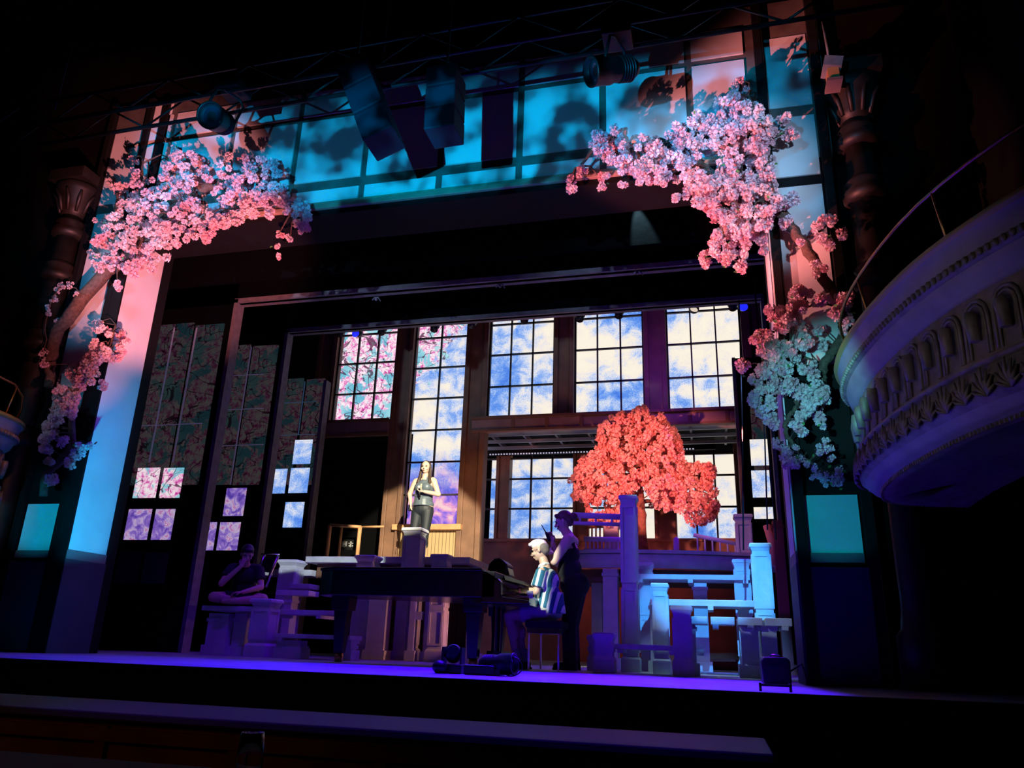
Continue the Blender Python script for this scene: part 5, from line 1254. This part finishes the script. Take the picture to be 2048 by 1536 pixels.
pl=(-2.6,3.6,.9); spot('pink_left',pl,(-5.7,6.75,4.25),PK,3500,31,.5,.02,None,cut(pl,(-5.7,6.75,4.25),[(-7.7,7,2.9),(-3.95,6.7,5.5),(-3.95,6.7,3.0)]),.05)
spot('pink_left_lower',(-2.4,4.4,1.2),(-6.95,6.8,3.2),PK,520,15,.8,.02)
pr=(-3.6,3.8,.8); spot('pink_right',pr,(.2,6.8,4.7),(1,.24,.22),3900,28,.5,.02,None,cut(pr,(.2,6.8,4.7),[(-1.5,6.7,4.6),(1.3,6.7,5.35),(1.3,6.7,3.4),(0,6.7,5.35)]),.04)
spot('pink_panel',(-2.4,5.4,2.6),(1.02,7,5.5),(1,.40,.36),420,40,.4,.01,None,cut((-2.4,5.4,2.6),(1.02,7,5.5),[(.86,7.03,5.0),(1.3,7.03,5.5),(1.0,7,6.5),(1.0,7,4.3)]),.004)
spot('pink_right_lower',(-3.2,5.4,1.4),(.95,6.75,3.55),(1,.30,.28),1300,22,.7,.02)
cl_=(-7.6,2.2,3.3); spot('cool_left',cl_,(-6.3,6.75,4.4),CW,1100,26,.8,.03,None,cut(cl_,(-6.3,6.75,4.4),[(-8,6.75,3.4),(-4.6,6.75,5.5),(-6.3,6.75,3.6)]),.03)
spot('cool_left_low',(-5.2,2.5,2.0),(-7.15,6.75,2.6),CW,120,13,.8,.03)
cr_=(1.5,2.2,3.2); spot('cool_right',cr_,(.25,6.8,4.6),CW,950,28,.8,.03,None,cut(cr_,(.25,6.8,4.6),[(-1.2,6.8,3.9),(1.4,6.8,5.5),(.25,6.8,3.7)]),.03)
spot('cool_right_low',(-.2,2.6,1.4),(1.05,6.75,2.35),(.15,.75,.85),760,19,.8,.03)
ca=(-4.9,5.2,.35); spot('cyan_left',ca,(-6.75,7.25,1.55),(.0,.45,.85),640,70,.9,.05,None,cut(ca,(-6.75,7.25,1.55),[(-6.72,7.0,1.06),(-6.72,7.6,1.06),(-6.72,7.0,4.5),(-6.72,7.6,3.5),(-6.9,7.0,2)]),.03)
spot('jamb_base_glow',(-5.6,5.9,.25),(-6.75,7.2,.3),(.0,.22,.8),14,50,.9,.05)
spot('cyan_left_panel',(-6.3,4.9,.7),(-7.2,7.0,1.45),(.0,.45,.72),190,24,.6,.05)
spot('cyan_right',(-.2,4.9,1.0),(1.02,7,1.35),(.0,.42,.48),150,20,.5,.05)
spot('panes_left',(-4.6,2.6,2.4),(-7.2,7,4.6),CY,620,26,.7,.03,(14,.38,.5,(3,2,0)))
spot('panes_right',(-.6,2.0,3.6),(1.0,7,5.2),CY,560,25,.6,.03,(12,.38,.5,(3,5,0)))
# blue stage wash hung behind the portal header
for i,(x,e_) in enumerate(((-5.9,150),(-4.3,620),(-2.7,1500),(-1.2,1900),(-.3,1500))):
    bw=(x,7.9,4.75); bt=(x+.1,6.2,0); spot('blue_wash',bw,bt,(.035,.0,1) if i<4 else (.08,.004,1),e_*1.7,56 if i<4 else 42,.9,.08,None,cut(bw,bt,[(x-2.3,5.12,0),(min(x+2.3,.8),5.12,0),(x-1,7.6,0),(x+.1,7.6,0)]),.02)
spot('blue_apron',(-1.0,2.6,6.6),(-1.0,4.0,-.17),(.05,0,1),1100,70,1,.1,None,cut((-1.0,2.6,6.6),(-1.0,4.0,-.17),[(-3.6,4.4,-.17),(.2,4.4,-.17),(.2,3.6,-.17),(-3,3.6,-.17)]),.06)
spot('blue_back',(-4.2,11.28,5.0),(-5.0,9.2,.3),(.12,.0,1),420,60,.8,.1)
spot('blue_back_right',(.3,11.28,5.0),(-.9,9.4,.8),(.14,.0,1),760,60,.8,.1)
sc1=(.25,5.0,2.6); spot('steps_cyan',sc1,(-.02,8.9,.98),(.05,.36,1),1700,21,.4,.02)
spot('steps_cool',(1.0,7.4,4.3),(-.25,9.1,.75),(.25,.42,1),700,18,.5,.02)
spot('steps_violet',(-3.8,5.4,4.2),(-.9,9.8,1.3),(.13,.03,1),420,26,.7,.03)
sb=(-.9,5.3,1.7); spot('slab_light',sb,(.05,8.35,.66),(.5,.72,.75),120,34,.3,.02,None,cut(sb,(.05,8.35,.66),[(-.75,8.35,.60),(.9,8.35,.60),(0,8.35,.74),(.85,8.35,.72)]),.004)
spot('left_violet',(-4.0,7.4,4.8),(-5.9,9.3,.5),(.10,.0,1),330,34,.8,.03)
spot('deck_pink',(-2.6,8.9,4.6),(.35,11.3,1.9),(1,.4,.6),260,16,.6,.05)
for nm,tl,e_,an in (('tree_key',(-2.7,6.4,2.2),2500,24),('tree_key_right',(.4,8.0,2.4),700,32)):
    tg=(-.95,11.85,2.75); spot(nm,tl,tg,(1,.27,.21),e_,an,.5,.05,None,cut(tl,tg,[(-2.3,11.85,1.95),(.4,11.85,1.95),(-.95,11.85,4.2)]),.015)
spot('tree_back',(.6,14.2,3.8),(-.9,11.85,2.4),(1,.25,.2),60,40,.6,.1)
spot('wall_red',(-1.6,12.6,1.7),(-1.4,15,1.2),(1,.16,.10),60,80,.8,.2)
wp=bpy.data.objects['person'].location
sl=(1.6,0,6.3); spot('singer_spot',sl,(wp.x+.04,11.75,2.12),(1,.92,.66),24000,10,.25,.04,None,cut(sl,(wp.x+.04,11.75,2.12),[(wp.x-1.2,11.75,1.41),(wp.x+1.2,11.75,1.41),(wp.x,11.75,4)]),.004)
ql=(-1.6,5.6,2.6); qt=(-5.0,10.6,1.36); spot('platform_edge',ql,qt,(.8,.92,1),1500,40,.2,.02,None,cut(ql,qt,[(-6.9,10.6,1.29),(-4.62,10.6,1.30),(-5,10.6,1.44),(-4.62,10.6,1.44)]),.004)
spot('singer_wall_fill',(-3.6,11.5,4.9),(wp.x+.3,13,2.0),(1,.55,.2),70,44,.8,.1)  # added warm fill for the wall behind the singer
spot('peach_edge',(-2.3,9.75,.55),(-4.8,10.2,.5),(1,.36,.26),46,44,.5,.02)
pp=at(1085,1150,8.42)
spot('pianist_spot',(-3.6,.6,5.0),(pp.x-.04,8.42,.98),(.95,1,.84),7000,6.5,.25,.03,None,cut((-3.6,.6,5.0),(pp.x-.04,8.42,.98),[at(1000,1100,8.42),at(1108,1100,8.42),at(1050,1075,8.42),at(1060,1235,8.42)]),.003)
bq=at(1262,386,8.6); spot('drape_beam',(bq.x,8.46,bq.z+.12),(bq.x+.24,8.66,bq.z-1.2),(.4,.75,.85),900,26,.6,.01,None,cut((bq.x,8.46,bq.z+.12),(bq.x+.24,8.66,bq.z-1.2),[(bq.x-.6,8.6,bq.z-.9),(bq.x+.9,8.6,bq.z-.9),(bq.x,8.6,bq.z-.1),(bq.x+.3,8.6,4.99)]),.02)
spot('amber_left_box',(-5.2,4.6,3.4),(-6.8,5.6,2.35),(1,.32,.06),60,34,.7,.03)
spot('box_left_cyan',(-5.0,5.2,.4),(-6.9,6.0,1.5),CY,34,40,.7,.05)
spot('box_right_cyan',(.1,5.9,.3),(1.15,5.0,1.4),(.0,.30,.9),5,36,.8,.05)
spot('box_right_fill',(-1.4,1.8,.6),(1.2,4.6,2.0),(.85,.74,.75),42,34,.9,.2)
spot('box_right_warm',(-.4,5.0,2.9),(1.05,5.4,2.2),(1,.5,.3),7,36,.9,.1)
spot('rail_amber',(-3.6,1.0,1.2),(-3.4,3.8,-.6),(1,.35,.08),9,80,.9,.3)
spot('amber_fixture',(1.2,5.9,5.0),(1.38,6.6,5.95),(1,.5,.3),7,14,.5,.02)
spot('portal_edge_fill',(-2.5,7.9,3.0),(-3.5,10,4.0),(.7,.6,.75),7,130,.9,.3)
spot('backwall_fill',(-3.0,11.7,1.5),(-3.0,13,4.0),(.95,.40,.28),95,110,.9,.3)
spot('wall_violet',(-.8,11.5,4.9),(-.8,13,4.9),(.25,.05,.9),70,120,.9,.2)
GR={'newel_post':'newel posts of the white stair scenery','support_column':'columns carrying the decks and benches','stair_tread':'plank treads of the stair scenery','inner_portal':'black portals one behind another up the stage','led_screen':'led screens behind the factory windows','theatre_box':'theatre boxes either side of the stage','cherry_bough':'cherry boughs round the portal','cherry_sprig':'thin cherry sprigs round the portal','gilded_column':'gilded columns flanking the portal','line_array_speaker':'flown speaker stacks','moving_head_light':'large lanterns on the front truss','lighting_truss':'lattice trusses over the house','lit_lantern':'lit lanterns under the second portal','rigging_clamp':'clamps under the first inner portal','hanging_cable':'cables hanging at the right','floor_lantern':'lanterns on the stage floor','deck_railing':'railings of the curved deck','person':'people on the stage'}
for o in bpy.data.objects:
    if o.parent is None and 'label' in o and 'group' not in o and o.name.split('.')[0] in GR: o['group']=GR[o.name.split('.')[0]]
w=bpy.data.worlds.new('house'); bpy.context.scene.world=w; w.use_nodes=True
w.node_tree.nodes['Background'].inputs[0].default_value=(.25,.3,.6,1); w.node_tree.nodes['Background'].inputs[1].default_value=.004
# ============================================================ CAMERA
cam=bpy.data.cameras.new('camera'); co=bpy.data.objects.new('camera',cam); C.objects.link(co); bpy.context.scene.camera=co
cam.sensor_width=36; cam.sensor_fit='HORIZONTAL'; cam.lens=F/2048*36; cam.clip_start=.05; cam.clip_end=100
r_=M.col[0];dn=M.col[1];fw=M.col[2]
mw=Matrix(((r_[0],-dn[0],-fw[0],EYE.x),(r_[1],-dn[1],-fw[1],EYE.y),(r_[2],-dn[2],-fw[2],EYE.z),(0,0,0,1)))
co.matrix_world=mw
sc=bpy.context.scene
sc.view_settings.view_transform='Standard'; sc.view_settings.look='None'; sc.view_settings.exposure=0; sc.view_settings.gamma=1; sc.view_settings.use_curve_mapping=False
